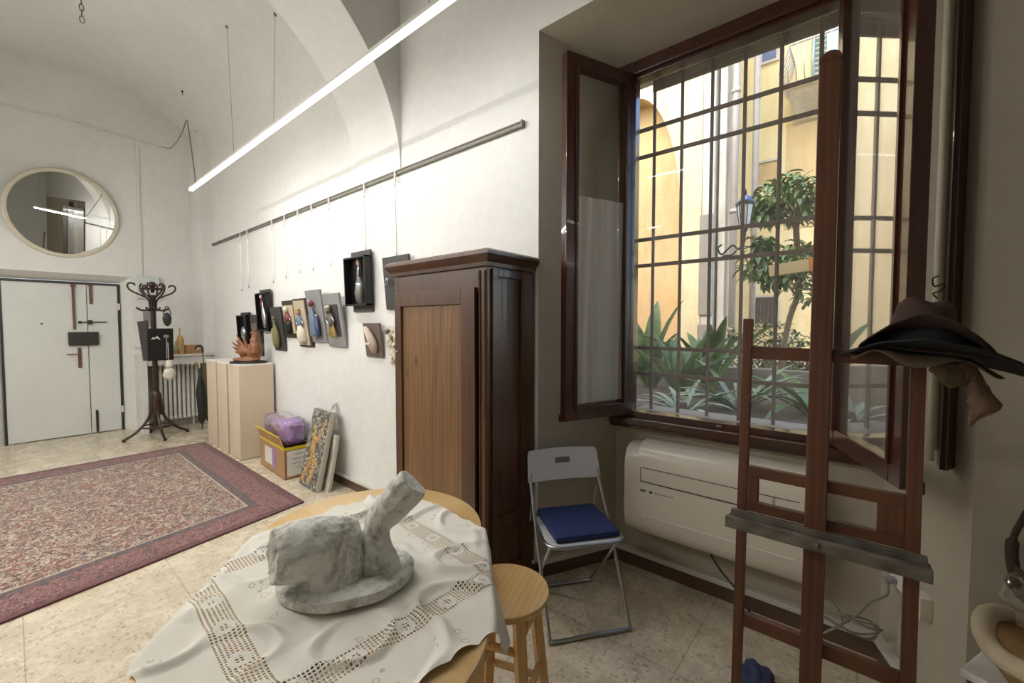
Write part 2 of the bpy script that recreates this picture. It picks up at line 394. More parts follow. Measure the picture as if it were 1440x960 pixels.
def lathe(bm, prof, c=(0, 0, 0), n=32, sx=1, sy=1, cap=True):
    c = V(c); rings = []
    for (r, z) in prof: rings.append([bm.verts.new(c+V((r*sx*cos(2*pi*k/n), r*sy*sin(2*pi*k/n), z))) for k in range(n)])
    for A, B in zip(rings, rings[1:]):
        for k in range(n): bm.faces.new((A[k], A[(k+1) % n], B[(k+1) % n], B[k]))
    if cap:
        bm.faces.new(rings[0][::-1]); bm.faces.new(rings[-1])
def blob(bm, c, r, seed=0, amp=.15, freq=4, sub=3, rot=None):
    """noisy ellipsoid"""
    res = bmesh.ops.create_icosphere(bm, subdivisions=sub, radius=1)
    for v in res['verts']:
        p = v.co.copy(); k = 1+amp*noise.noise(p*freq*.5+V((seed*3.1, seed, 0)))
        q = V((p.x*r[0]*k, p.y*r[1]*k, p.z*r[2]*k))
        if rot is not None: q = rot @ q
        v.co = q+V(c)
def prism(bm, poly, z0, z1, fn=None):
    """extrude 2D polygon (list of (x,y)); fn maps (x,y,z)->Vector"""
    fn = fn or (lambda x, y, z: V((x, y, z)))
    A = [bm.verts.new(fn(x, y, z0)) for x, y in poly]; B = [bm.verts.new(fn(x, y, z1)) for x, y in poly]; n = len(poly)
    bm.faces.new(A[::-1]); bm.faces.new(B)
    for i in range(n): bm.faces.new((A[i], A[(i+1) % n], B[(i+1) % n], B[i]))
def quad(bm, *ps): return bm.faces.new([bm.verts.new(V(p)) for p in ps])
def curve(pts, n=8):
    """catmull-rom through points"""
    P = [V(p) for p in pts]; P = [P[0]*2-P[1]]+P+[P[-1]*2-P[-2]]; out = []
    for i in range(1, len(P)-2):
        for k in range(n):
            u = k/n; a, b, c, d = P[i-1], P[i], P[i+1], P[i+2]
            out.append(.5*((2*b)+(c-a)*u+(2*a-5*b+4*c-d)*u*u+(3*b-a-3*c+d)*u**3))
    out.append(P[-2]); return out

def obj(name, bm, mat, parent=None, smooth=False, label=None, mats=None, recalc=True):
    if recalc: bmesh.ops.recalc_face_normals(bm, faces=bm.faces)
    me = bpy.data.meshes.new(name); bm.to_mesh(me); bm.free()
    o = bpy.data.objects.new(name, me); COL.objects.link(o)
    me.materials.append(M[mat])
    if smooth:
        for p in me.polygons: p.use_smooth = True
    if parent: o.parent = parent
    if label: o['label'] = label
    return o
def nb(): return bmesh.new()
def thing(name, label, cat, loc=(0, 0, 0), rot=(0, 0, 0), group=None):
    o = bpy.data.objects.new(name, None); COL.objects.link(o); o.empty_display_size = .1
    o.location = loc; o.rotation_euler = rot; o['label'] = label; o['category'] = cat
    if group: o['group'] = group
    return o
def tag(o, label, cat, group=None, kind=None):
    o['label'] = label; o['category'] = cat
    if group: o['group'] = group
    if kind: o['kind'] = kind
    return o
def struct(o, label=None):
    o['kind'] = 'structure'
    if label: o['label'] = label
    return o
def auto_smooth(o, ang=35):
    for p in o.data.polygons: p.use_smooth = True
    o.data.set_sharp_from_angle(angle=rad(ang)); return o

# ------------------------------------------------------------------ room dimensions (metres)
YA, YB, YO = 1.98, 2.48, 2.86        # picture wall, window wall (back of niche), outer face
YL = -.98                            # opposite wall
XE, XN = -7.98, 2.6                  # end wall, near end wall
JX0, JX1 = -1.467, .272              # niche front
BX0, BX1 = -1.215, .072              # niche back
NZ0, NZ1 = 3.16, 3.07                # niche ceiling front / back
SILL = .93
YC, VA, VS, VB = .5, 1.48, 4.0, .81  # vault centre, half width, spring, rise

# ------------------------------------------------------------------ room shell
bm = nb(); quad(bm, (XE-.3, YL, 0), (XN, YL, 0), (XN, YB, 0), (XE-.3, YB, 0))
struct(obj('floor', bm, 'floor'), 'beige marble and terrazzo tiled floor')

bm = nb()
quad(bm, (XE-.2, YA, 0), (JX0, YA, 0), (JX0, YA, NZ0), (XE-.2, YA, NZ0))
quad(bm, (XE-.2, YA, NZ0), (XN, YA, NZ0), (XN, YA, VS+.3), (XE-.2, YA, VS+.3))
wr = obj('wall_right', bm, 'wall'); struct(wr, 'white plastered picture wall with deep splayed window niche')
bm = nb()
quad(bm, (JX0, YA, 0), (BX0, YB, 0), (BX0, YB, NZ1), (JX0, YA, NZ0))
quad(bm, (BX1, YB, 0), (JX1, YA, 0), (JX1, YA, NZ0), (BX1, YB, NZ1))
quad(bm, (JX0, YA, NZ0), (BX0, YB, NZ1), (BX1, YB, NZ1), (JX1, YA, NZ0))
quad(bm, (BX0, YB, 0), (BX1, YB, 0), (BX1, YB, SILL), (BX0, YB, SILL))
obj('niche', bm, 'jamb', wr, label='plaster of the window niche, coloured darker for its shade')
bm = nb(); quad(bm, (JX1, YA, 0), (XN, YA, 0), (XN, YA, NZ0), (JX1, YA, NZ0)); obj('pier_face', bm, 'jamb', wr, label='wall face right of the niche, coloured darker for its shade')
# thickness of the outer wall round the window
bm = nb()
for (x0, x1, z0, z1) in ((-9, BX0-.06, -.4, 5.2), (BX1+.06, 4, -.4, 5.2), (BX0-.06, BX1+.06, -.4, SILL-.02), (BX0-.06, BX1+.06, NZ1+.05, 5.2)):
    bx(bm, x0, x1, YB+.075, YO, z0, z1)
obj('outer_wall', bm, 'facade_grey', wr, label='outer face of the wall around the window')

bm = nb(); zt = 5.1
D0, D1, DZ = -.05, 1.0, 2.06         # door opening
quad(bm, (XE, YL, 0), (XE, D0-.12, 0), (XE, D0-.12, zt), (XE, YL, zt))
quad(bm, (XE, D0-.12, DZ+.11), (XE, 1.13, DZ+.11), (XE, 1.13, zt), (XE, D0-.12, zt))
quad(bm, (XE, 1.13, 0), (XE, YA, 0), (XE, YA, zt), (XE, 1.13, zt))
XD = -8.15
quad(bm, (XE, 1.13, 0), (XD, D1+.02, 0), (XD, D1+.02, DZ+.02), (XE, 1.13, DZ+.11))
quad(bm, (XE, D0-.12, 0), (XD, D0-.02, 0), (XD, D0-.02, DZ+.02), (XE, D0-.12, DZ+.11))
quad(bm, (XE, D0-.12, DZ+.11), (XD, D0-.02, DZ+.02), (XD, D1+.02, DZ+.02), (XE, 1.13, DZ+.11))
quad(bm, (XD-.05, D0-.1, 0), (XD-.05, D1+.1, 0), (XD-.05, D1+.1, DZ+.1), (XD-.05, D0-.1, DZ+.1))
struct(obj('wall_far', bm, 'wall'), 'end wall with recessed white double door')
bm = nb(); quad(bm, (XE-.2, YL, 0), (XN, YL, 0), (XN, YL, VS+.3), (XE-.2, YL, VS+.3)); struct(obj('wall_left', bm, 'wall'))
bm = nb(); quad(bm, (XN, YL, 0), (XN, YA, 0), (XN, YA, zt), (XN, YL, zt)); struct(obj('wall_near', bm, 'wall'))

def vpt(a, k=0): return (YC+(VA+k)*cos(a), VS+(VB+k)*sin(a))
bm = nb(); N = 48; prev = None
for i in range(N+1):
    y, z = vpt(pi*i/N)
    cur = [bm.verts.new((x, y, z)) for x in (XE-.1, -5.5, -3.1, -1, XN+.1)]
    if prev:
        for k in range(4): bm.faces.new((prev[k], prev[k+1], cur[k+1], cur[k]))
    prev = cur
ce = obj('ceiling', bm, 'wall', smooth=True); struct(ce, 'tall white barrel vault')
# transverse arch
AX0, AX1 = -3.40, -2.78; bm = nb(); prev = None
for i in range(N+1):
    a = pi*i/N; y, z = YC+1.475*cos(a), 2.66+1.40*sin(a)
    yo, zo = YC+(VA+.02)*cos(a), max(2.66, VS+(VB+.05)*sin(a))
    cur = [bm.verts.new(p) for p in ((AX0, y, z), (AX1, y, z), (AX1, yo, zo), (AX0, yo, zo))]
    if prev:
        for k in range(4): bm.faces.new((prev[k], cur[k], cur[(k+1) % 4], prev[(k+1) % 4]))
    prev = cur
struct(auto_smooth(obj('trim_1', bm, 'wall')), 'plastered transverse arch crossing the vault')
# corner pier on end wall, ledge, low wall
bm = nb(); bx(bm, XE+.001, -7.5, 1.845, YA-.001, 1.08, 4.35); struct(obj('trim_2', bm, 'wall'), 'narrow pier in the far corner')
bm = nb(); bx(bm, XE+.001, -7.5, 1.135, YA-.001, 1.045, 1.075, .004); struct(obj('trim_3', bm, 'ledge_marble'), 'pale marble ledge over the radiator')
bm = nb(); bx(bm, XE+.001, -7.52, 1.14, 1.2, 0, 1.04); bx(bm, XE+.001, -7.56, 1.92, YA-.001, 0, 1.04); bx(bm, XE+.001, -7.95, 1.2, 1.92, 0, 1.04); bx(bm, -7.6, -7.54, 1.2, 1.92, .93, 1.04)
struct(obj('trim_4', bm, 'wall'), 'low casing below the ledge')

# baseboards
bm = nb(); bx(bm, XE, JX0, YA-.014, YA, 0, .085); bx(bm, JX1, XN, YA-.014, YA, 0, .085)
b = struct(obj('baseboard_right', bm, 'baseboard_dark'))
bm = nb(); bx(bm, XE, JX0-.01, YA-.03, YA, .085, .105, .003); bx(bm, JX1, XN, YA-.03, YA, .085, .105, .003); obj('cable_trunking', bm, 'baseboard_white', b)
bm = nb()
beam(bm, (JX0, YA, .043), (BX0, YB, .043), .03, .085)
beam(bm, (BX1, YB, .043), (JX1, YA, .043), .03, .085)
bx(bm, BX0, BX1, YB-.02, YB, 0, .085)
b = struct(obj('baseboard_niche', bm, 'baseboard_dark'))
bm = nb(); beam(bm, (JX0+.005, YA, .1), (BX0+.005, YB, .1), .05, .034); beam(bm, (BX1-.005, YB, .1), (JX1-.005, YA, .1), .05, .034); bx(bm, BX0, BX1, YB-.04, YB, .085, .115, .004)
obj('cable_trunking', bm, 'baseboard_white', b)

# ------------------------------------------------------------------ double door
dr = bpy.data.objects.new('door_1', None); COL.objects.link(dr); dr.location = (XD, 0, 0); struct(dr, 'white double entrance door with rusty bars')
SPL = .69
def door_leaf(y0, y1, lab):
    bm = nb(); bx(bm, -.02, .02, y0+.004, y1-.004, .012, DZ-.02, .003)
    return obj('door_leaf', bm, 'door_paint', dr, label=lab)
L1 = door_leaf(D0, SPL, 'wide left leaf with lock box and handle'); L2 = door_leaf(SPL, D1, 'narrow right leaf with bolts')
bm = nb(); bx(bm, -.01, .035, D0-.02, D1+.02, DZ-.018, DZ+.01); bx(bm, -.01, .03, D0-.022, D0, 0, DZ); bx(bm, -.01, .03, D1, D1+.022, 0, DZ); obj('door_frame', bm, 'dark_metal', dr)
bm = nb(); bx(bm, .02, .045, .55, .575, 1.44, 2.04, .003); bx(bm, .02, .055, .54, .585, 2.0, 2.045, .004); obj('bolt_rod', bm, 'rust_bar', L1)
bm = nb(); bx(bm, .02, .065, .50, .79, 1.22, 1.40, .012); bx(bm, .065, .075, .57, .62, 1.29, 1.33, .004); obj('lock_box', bm, 'dark_metal', L1)
bm = nb(); bx(bm, .02, .035, .585, .62, .92, 1.19, .004); tube(bm, [(.04, .60, 1.1), (.075, .60, 1.1), (.08, .57, 1.105), (.08, .52, 1.1), (.075, .48, 1.105)], .008); obj('handle', bm, 'rust_bar', L1)
bm = nb(); lathe(bm, [(.0, 0), (.011, .0), (.011, .01), (0, .01)], n=12, cap=False); bmesh.ops.rotate(bm, verts=bm.verts, matrix=Matrix.Rotation(pi/2, 3, 'Y')); bmesh.ops.translate(bm, verts=bm.verts, vec=(.02, .27, 1.51)); obj('peephole', bm, 'dark_metal', L1)
bm = nb(); bx(bm, .02, .045, .715, .745, 1.78, 2.04, .003); bx(bm, .02, .05, .706, .754, 2.02, 2.05, .003); obj('upper_bolt', bm, 'rust_bar', L2)
bm = nb(); tube(bm, [(.04, .60, 1.53), (.04, .88, 1.535)], .007); bx(bm, .02, .05, .60, .63, 1.515, 1.55, .003); bx(bm, .02, .055, .69, .735, 1.505, 1.56, .003); obj('slide_bolt', bm, 'dark_metal', L2)
bm = nb(); bx(bm, .02, .04, .735, .76, .02, .32, .003); obj('lower_bolt', bm, 'dark_metal', L2)
for z in (.3, 1.75):
    bm = nb(); lathe(bm, [(.014, -.045), (.014, .045)], (.035, D1+.008, z), 10); obj('hinge', bm, 'white_paint', dr)

# ------------------------------------------------------------------ window in the niche
wn = bpy.data.objects.new('window_1', None); COL.objects.link(wn); wn.location = ((BX0+BX1)/2, YB, SILL); struct(wn, 'dark wooden casement window with both leaves open')
cx = (BX0+BX1)/2
def wx(x): return x-cx
def wz(z): return z-SILL
OX0, OX1, OZ0, OZ1 = -1.108, -.13, .968, 2.965   # clear opening
bm = nb()
bx(bm, wx(BX0), wx(OX0), -.02, .06, wz(SILL), wz(NZ1+.01), .004); bx(bm, wx(OX1), wx(BX1+.01), -.02, .06, wz(SILL), wz(NZ1+.01), .004)
bx(bm, wx(OX0), wx(OX1), -.02, .06, wz(OZ1), wz(NZ1+.01), .004); bx(bm, wx(OX0), wx(OX1), -.02, .06, wz(SILL), wz(OZ0), .004)
bx(bm, wx(OX0)-.03, wx(OX1)+.03, -.045, -.02, wz(OZ1)+.02, wz(OZ1)+.045, .004)
obj('window_frame', bm, 'window_wood', wn)
bm = nb(); bx(bm, wx(BX0-.02), wx(BX1+.02), -.07, -.02, wz(SILL)-.04, wz(SILL)+.004, .006); bx(bm, wx(BX0-.02), wx(BX1+.02), -.05, -.02, wz(SILL)-.062, wz(SILL)-.04, .004); obj('window_sill', bm, 'window_bar', wn)
bm = nb()
for k in range(7): bx(bm, wx(OX0-.02), wx(OX1+.02), .30, .315, wz(OZ1)+.065+k*.022, wz(OZ1)+.084+k*.022, .003)
obj('roller_shutter', bm, 'stone', wn, label='bottom slats of the rolled up shutter')
# iron grille
bm = nb(); GY0 = .27
xs = [-1.2745+.1755*k for k in range(8)]
for x in xs: tube(bm, [(wx(x), GY0, wz(.93)), (wx(x), GY0, wz(3.08))], .011, 6)
for zc in (1.17, 1.343, 1.893, 2.065, 2.61, 2.785): bx(bm, wx(BX0), wx(BX1), GY0-.006, GY0+.006, wz(zc)-.0115, wz(zc)+.0115)
auto_smooth(obj('grille', bm, 'iron', wn, label='iron bar grille outside the window'))
# outer stone sill
bm = nb(); bx(bm, wx(BX0)+.03, wx(BX1)-.03, .06, .4, -.03, .008, .004); obj('outer_sill', bm, 'stone', wn)

def casement(hx, ang, w, curtain, side, lab, gmat):
    # local: hinge at origin, leaf extends along +x, thickness in y, bottom z=0
    h = 2.03; s = .075
    e = bpy.data.objects.new('casement', None); COL.objects.link(e); e.parent = wn
    e.location = (wx(hx), -.022, wz(.955)); e.rotation_euler = (0, 0, ang); e['label'] = lab
    bm = nb()
    bx(bm, 0, s, -.025, .025, 0, h, .004); bx(bm, w-s, w, -.025, .025, 0, h, .004)
    bx(bm, s, w-s, -.025, .025, 0, s, .004); bx(bm, s, w-s, -.025, .025, h-s, h, .004)
    for y in (-.028, .028):   # moulding bead
        bx(bm, s-.012, s+.004, y-.006, y+.006, s-.01, h-s+.01, .002); bx(bm, w-s-.004, w-s+.012, y-.006, y+.006, s-.01, h-s+.01, .002)
    bx(bm, .0, w, side*.025, side*.045, -.012, .03, .006)
    obj('sash', bm, 'window_wood', e)
    bm = nb(); bx(bm, s-.005, w-s+.005, -.003, .003, s-.005, h-s+.005); obj('pane', bm, gmat, e)
    if curtain:
        bm = nb(); nx, nz = 60, 10; g = []
        for j in range(nz+1):
            row = []
            for i in range(nx+1):
                u = i/nx; x = s+.01+u*(w-2*s-.02); zz = s+.02+j/nz*(1.17)
                y = side*(-.016+.005*sin(u*19+1.5*sin(u*7)+.3*j)+.005*noise.noise(V((u*9, j*.25, 3))))
                row.append(bm.verts.new((x, y, zz)))
            g.append(row)
        for j in range(nz):
            for i in range(nx): bm.faces.new((g[j][i], g[j][i+1], g[j+1][i+1], g[j+1][i]))
        obj('curtain', bm, 'voile', e, smooth=True, label='thin white voile curtain on the lower half')
    bm = nb()
    for z in (.18, h-.2): lathe(bm, [(.008, -.04), (.008, .04)], (-.004, side*.03, z), 8)
    obj('hinge', bm, 'rail_metal', e)
    return e
casement(-1.115, rad(-90-22.5), .50, True, -1, 'left leaf, folded back against the niche', 'glass')
casement(-.115, rad(-90+22), .615, False, 1, 'right leaf, swung into the room, reflecting the courtyard', 'leaf_glass')
# fixed outer glazing behind the leaves
bm = nb(); bx(bm, wx(OX0-.01), wx(OX1+.01), .045, .049, wz(OZ0-.01), wz(OZ1+.01)); obj('outer_pane', bm, 'window_glass', wn, label='dusty outer glass')
bm = nb(); bx(bm, wx(-.62), wx(-.594), -.024, -.019, wz(.947), wz(.956)); obj('latch_plate', bm, 'steel', wn)

# timber board, pipe and wire on the right jamb
o = nb(); bx(o, .275-.055, .275-.005, 2.0-.04, 2.0+.0, 1.02, 3.2, .004)
e = thing('jamb_board', 'dark wooden board fixed upright on the right side of the window niche', 'board', (.232, 2.05, 1.01), (0, 0, rad(-22)))
o.free(); o = nb(); bx(o, -.02, .0, -.05, .05, 0, 2.1, .004); obj('board', o, 'window_wood', e)
o = nb(); tube(o, [(-.012, -.014, -.02), (-.012, -.014, 2.1)], .011, 10)
tube(o, [(-.012, .014, .02), (-.012, .014, 2.1)], .011, 10)
pp = thing('cable_pipe', 'pale twin cable pipes running up the right jamb beside the dark board', 'pipe', (.20, 2.14, 1.03), (0, 0, rad(-22)))
obj('pipe', o, 'cream', pp, smooth=True)
o = nb(); tube(o, curve([(.172, 1.975, 1.66), (.158, 1.96, 1.65), (.162, 1.955, 1.625), (.185, 1.96, 1.632), (.178, 1.965, 1.61), (.16, 1.96, 1.602), (.17, 1.955, 1.585)], 6), .0022, 6)
tag(obj('wire_hook', o, 'cable_black', smooth=True), 'bent black wire sticking out above the hats', 'wire')

# ------------------------------------------------------------------ air conditioner
ac = thing('air_conditioner', 'cream floor standing air conditioner on the wall below the window', 'air conditioner', (-.60, YB, .285))
W2 = .40
prof = [(0, 0), (-.12, 0), (-.15, .02), (-.165, .07), (-.172, .12), (-.172, .40), (-.165, .455), (-.14, .505), (-.10, .528), (-.03, .533), (0, .533)]
bm = nb(); prism(bm, prof, -W2, W2, lambda y, z, x: V((x, y, z))); auto_smooth(obj('body', bm, 'ac_plastic', ac), 40)
for xa_, xb_ in ((-W2-.085, -W2), (W2, W2+.015)):
    bm = nb(); prism(bm, [(y*.9, z*.95) for y, z in prof], xa_, xb_, lambda y, z, x: V((x, y, z))); auto_smooth(obj('end_cap', bm, 'ac_plastic', ac), 40)
bm = nb(); bx(bm, -W2+.03, W2-.02, -.1735, -.165, .398, .401); bx(bm, -W2+.02, W2-.02, -.1735, -.165, .316, .321); bx(bm, -W2+.02, -W2+.023, -.1735, -.165, .32, .398); bx(bm, W2-.12, W2-.118, -.1735, -.165, .32, .398); obj('vent_gap', bm, 'black_line', ac)
bm = nb(); bx(bm, -W2+.03, W2-.125, -.1745, -.165, .323, .396, .002); obj('air_flap', bm, 'ac_plastic', ac)
bm = nb(); bx(bm, -W2+.03, W2-.03, -.176, -.165, .122, .127, .002); obj('lower_seam', bm, 'white_paint', ac)
bm = nb(); bx(bm, -W2+.02, -W2+.055, -.1735, -.165, .262, .272); obj('badge', bm, 'ink', ac, label='small grey maker mark')
bm = nb(); bx(bm, -W2+.075, -W2+.09, -.1735, -.165, .26, .274, .002); obj('indicator', bm, 'black_line', ac)
bm = nb()
for k in range(5): bx(bm, -W2+.105+k*.022, -W2+.12+k*.022, -.1735, -.165, .266, .27)
obj('caption_marks', bm, 'ink', ac)
bm = nb(); bx(bm, -.36, .36, -.06, 0, -.03, 0); obj('bracket', bm, 'dark_metal', ac)
o = nb(); tube(o, curve([(-.62, 2.40, .26), (-.56, 2.38, .2), (-.47, 2.36, .13), (-.42, 2.35, .06), (-.36, 2.33, .01)], 6), .005)
tag(obj('drain_cable', o, 'cable_black', smooth=True), 'short black cable hanging below the air conditioner', 'cable')

# sockets and cord at the right jamb
def jpt(t_, z, out=0.0):   # point on right jamb; t_=0 back, 1 front; out = distance from the wall
    d = V((JX1-BX1, YA-YB, 0)); n = V((-.928, -.371, 0)); p = V((BX1, YB, 0))+d*t_+n*out; return V((p.x, p.y, z))
def jamb_box(name, t_, z, w, h, d_, mat, lab, cat):
    bm = nb(); c = jpt(t_, z, d_/2); ang = atan2(YA-YB, JX1-BX1)
    box(bm, (0, 0, 0), (w, d_, h), bevel=.004)
    o = obj(name, bm, mat); o.location = c; o.rotation_euler = (0, 0, ang); return tag(o, lab, cat)
jamb_box('junction_box', .62, .455, .065, .085, .04, 'cream', 'square junction box low on the right side of the niche', 'junction box')
jamb_box('wall_socket', .27, .45, .09, .08, .012, 'white_paint', 'white wall socket behind the easel with a grey plug', 'socket')
bm = nb(); bx(bm, .0-.012, .012, -.012, .0, -.012, .012, .003); lathe(bm, [(0, 0), (.018, 0), (.02, .012), (0, .015)], n=12, cap=False)
o = obj('round_outlet', bm, 'dark_metal'); o.location = (-.04, YB-.002, .75); o.rotation_euler = (pi/2, 0, 0); tag(o, 'dark round outlet on the wall right of the air conditioner', 'outlet')
cd = thing('power_cord', 'coiled grey power cord plugged into the socket behind the easel', 'cord', (0, 0, 0))
bm = nb(); tube(bm, curve([jpt(.27, .43, .04), V((.085, 2.27, .40)), V((.04, 2.29, .345)), V((.0, 2.30, .27)), V((-.03, 2.31, .22)), V((-.09, 2.31, .15)), V((-.13, 2.32, .10))], 8), .0045)
obj('cord', bm, 'cable_grey', cd, smooth=True)
bm = nb()
for k in range(3):
    pts = [(-.035+(.095+.008*k)*cos(a), 2.31+.02*sin(a*2+k)-.01*k, .205+(.038-.006*k)*sin(a)+.006*sin(3*a+k)+.008*k) for a in [2*pi*i/28 for i in range(28)]]
    tube(bm, pts, .0038, 6, closed=True)
for (a_, b_) in (((-.05, 2.29, .2), (-.10, 2.28, .3)), ((-.05, 2.29, .2), (-.12, 2.28, .13))): tube(bm, curve([a_, (V(a_)+V(b_))/2+V((.01, 0, .01)), b_], 5), .003)
for v in bm.verts: v.co.x = min(v.co.x, .1)
obj('coil', bm, 'cable_grey', cd, smooth=True)
bm = nb(); beam(bm, jpt(.27, .44, .012), jpt(.26, .43, .05), .028, .02, bevel=.003); obj('plug', bm, 'grey_board', cd)

# ------------------------------------------------------------------ wardrobe
wd = thing('wardrobe', 'tall dark wooden wardrobe with pine door panel standing against the picture wall', 'wardrobe', (-1.90, 1.585, 0))
x0, x1, yf, yb = -.40, .40, 0, .385; H = 1.80
bm = nb(); bx(bm, x0, x1, yf+.025, yb, .08, H); obj('body', bm, 'wardrobe', wd)
bm = nb()
bx(bm, x0, x0+.03, yf-.002, yf+.03, .08, H, .003); bx(bm, x1-.062, x1, yf-.002, yf+.03, .08, H, .003)
bx(bm, x0+.03, x1-.062, yf, yf+.03, H-.13, H, .002); bx(bm, x0+.03, x1-.062, yf, yf+.03, .08, .14, .002)
tube(bm, [(x1-.05, yf-.004, .1), (x1-.05, yf-.004, H-.02)], .006, 8); tube(bm, [(x1-.012, yf-.004, .1), (x1-.012, yf-.004, H-.02)], .006, 8)
obj('face_frame', bm, 'wardrobe', wd)
bm = nb()
sy0, sy1 = yf+.03, yb
bx(bm, x1, x1+.012, sy0, sy0+.04, .08, H-.01, .002); bx(bm, x1, x1+.012, sy1-.12, sy1, .08, H-.01, .002)
bx(bm, x1, x1+.012, sy0+.04, sy1-.12, H-.05, H-.01, .002); bx(bm, x1, x1+.012, sy0+.04, sy1-.12, .40, .46, .002); bx(bm, x1, x1+.012, sy0+.04, sy1-.12, .08, .16, .002)
obj('side_frame', bm, 'wardrobe', wd)
bm = nb()
pr_ = [(0, 0), (.018, .0), (.02, .02), (.035, .035), (.045, .05), (.048, .058), (.048, .072), (.03, .085), (0, .09)]
rings = []
for (o_, z_) in pr_: rings.append([bm.verts.new((x0-o_, yf-o_, H+z_)), bm.verts.new((x1+o_, yf-o_, H+z_)), bm.verts.new((x1+o_, yb, H+z_)), bm.verts.new((x0-o_, yb, H+z_))])
for A, B in zip(rings, rings[1:]):
    for k in range(4): bm.faces.new((A[k], A[(k+1) % 4], B[(k+1) % 4], B[k]))
bm.faces.new(rings[-1]); bm.faces.new(rings[0][::-1]); obj('cornice', bm, 'wardrobe', wd)
bm = nb(); bx(bm, x0-.015, x1+.015, yf-.015, yb, 0, .08, .006); obj('base', bm, 'wardrobe', wd)
dd = thing('door', '', 'x'); del dd['label']; del dd['category']; dd.parent = wd; dd.name = 'door'
dx0, dx1, dz0, dz1 = x0+.02, x1-.072, .14, H-.105
bm = nb(); st = .085
bx(bm, dx0, dx0+st*.75, -.022, -.001, dz0, dz1, .003); bx(bm, dx1-st-.02, dx1, -.022, -.001, dz0, dz1, .003)
bx(bm, dx0+st*.75, dx1-st-.02, -.022, -.001, dz1-st, dz1, .003); bx(bm, dx0+st*.75, dx1-st-.02, -.022, -.001, dz0, dz0+st, .003)
obj('door_frame', bm, 'wardrobe', dd)
bm = nb()
nb_ = 3; pw = (dx1-st-.02-dx0-st*.75)/nb_
for k in range(nb_): bx(bm, dx0+st*.75+k*pw, dx0+st*.75+(k+1)*pw-.0012, -.008, -.001, dz0+st, dz1-st)
obj('door_panel', bm, 'pine_panel', dd)
bm = nb(); lathe(bm, [(.0, 0), (.009, 0), (.007, .006), (0, .008)], n=12, cap=False); bmesh.ops.rotate(bm, verts=bm.verts, matrix=Matrix.Rotation(pi/2, 3, 'X')); bmesh.ops.translate(bm, verts=bm.verts, vec=(dx0+.02, -.022, 1.33)); bx(bm, dx0+.034, dx0+.04, -.028, -.022, 1.325, 1.335); obj('key_plate', bm, 'steel', dd)

# ------------------------------------------------------------------ picture rail, wires and reliefs
bm = nb(); bx(bm, -7.42, -1.57, YA-.022, YA-.001, 2.652, 2.682, .002); bx(bm, -7.42, -1.57, YA-.028, YA-.02, 2.676, 2.684); bx(bm, -7.42, -1.57, YA-.028, YA-.02, 2.652, 2.658); bx(bm, -1.578, -1.566, YA-.03, YA-.001, 2.648, 2.69, .002)
tag(obj('picture_rail', bm, 'rail_metal'), 'long grey metal picture hanging rail near the top of the white wall', 'picture rail')
def wire(x, zb, lab):
    e = thing('hanging_wire', lab, 'wire', (x, YA-.03, 2.66), group='picture wires')
    bm = nb(); tube(bm, [(0, 0, 0), (0, .01, zb-2.66)], .0022, 6); obj('wire', bm, 'silver', e)
    bm = nb(); bx(bm, -.008, .008, -.006, .008, -.06, .02, .003); bx(bm, -.005, .005, -.01, .004, -.1, -.075, .003); obj('hook', bm, 'white_paint', e)
    bm = nb(); lathe(bm, [(.006, 0), (.006, .03)], (0, .006, zb-2.66), 8); obj('weight', bm, 'silver', e)

def relief(name, x, zb, zt_, w, backm, lab, tilt=5, roll=0, thick=.02, y=YA-.0006, parts=()):
    """board with bottom edge at zb, width w, centred at x; leans out at the top"""
    e = thing(name, lab, 'wall art', (x, y, zb), (rad(tilt), rad(roll), 0), 'relief boards hung on the picture wall')
    bm = nb(); bx(bm, -w/2, w/2, -thick, 0, 0, zt_-zb, .002); obj('backboard', bm, backm, e)
    for p in parts: p(e, w, zt_-zb)
    return e
def inner(mat, mx_=.03, mz=.04, t=.012, y=-.02, off=0):
    def f(e, w, h):
        bm = nb(); bx(bm, -w/2+mx_, w/2-mx_, y-t, y, mz+off, h-mz+off, .002); obj('inset_panel', bm, mat, e)
    return f
def deepbox(mat, z0, z1, d=.07, ex=.02, side=.015):
    def f(e, w, h):
        bm = nb(); X = w/2+ex; zz0, zz1 = z0*h, z1*h
        bx(bm, -X, -X+side, -d, -.02, zz0, zz1, .002); bx(bm, X-side, X, -d, -.02, zz0, zz1, .002); bx(bm, -X, X, -d, -.02, zz0, zz0+side, .002); bx(bm, -X, X, -d, -.02, zz1-side, zz1, .002); bx(bm, -X, X, -.026, -.0205, zz0, zz1)
        obj('shadow_box', bm, mat, e)
    return f
def figure(prof, mat, x=0, y=-.045, s=(1, .55), name='figure', rolly=0, label=None):
    """flattened lathe body standing on the board"""
    def f(e, w, h):
        bm = nb(); lathe(bm, [(r, z*h) for r, z in prof], (0, 0, 0), 20, s[0], s[1])
        for v in bm.verts:
            v.co.x += .006*sin(v.co.z*37)
        if rolly: bmesh.ops.rotate(bm, verts=bm.verts, cent=(0, 0, h/2), matrix=Matrix.Rotation(rad(rolly), 3, 'Y'))
        bmesh.ops.translate(bm, verts=bm.verts, vec=(x, y, 0)); obj(name, bm, mat, e, smooth=True, label=label)
    return f
def ball(x, z, r, mat, y=-.05, name='head', sz=1.1, seed=1):
    def f(e, w, h):
        bm = nb(); blob(bm, (x, y, z*h), (r, r*.8, r*sz), seed, .3, 3, 2); obj(name, bm, mat, e, smooth=True)
    return f
def arms(pts, r, mat, name='arm'):
    def f(e, w, h):
        bm = nb(); tube(bm, curve([(a, -.05, b*h) for a, b in pts], 5), r, 8); obj(name, bm, mat, e, smooth=True)
    return f
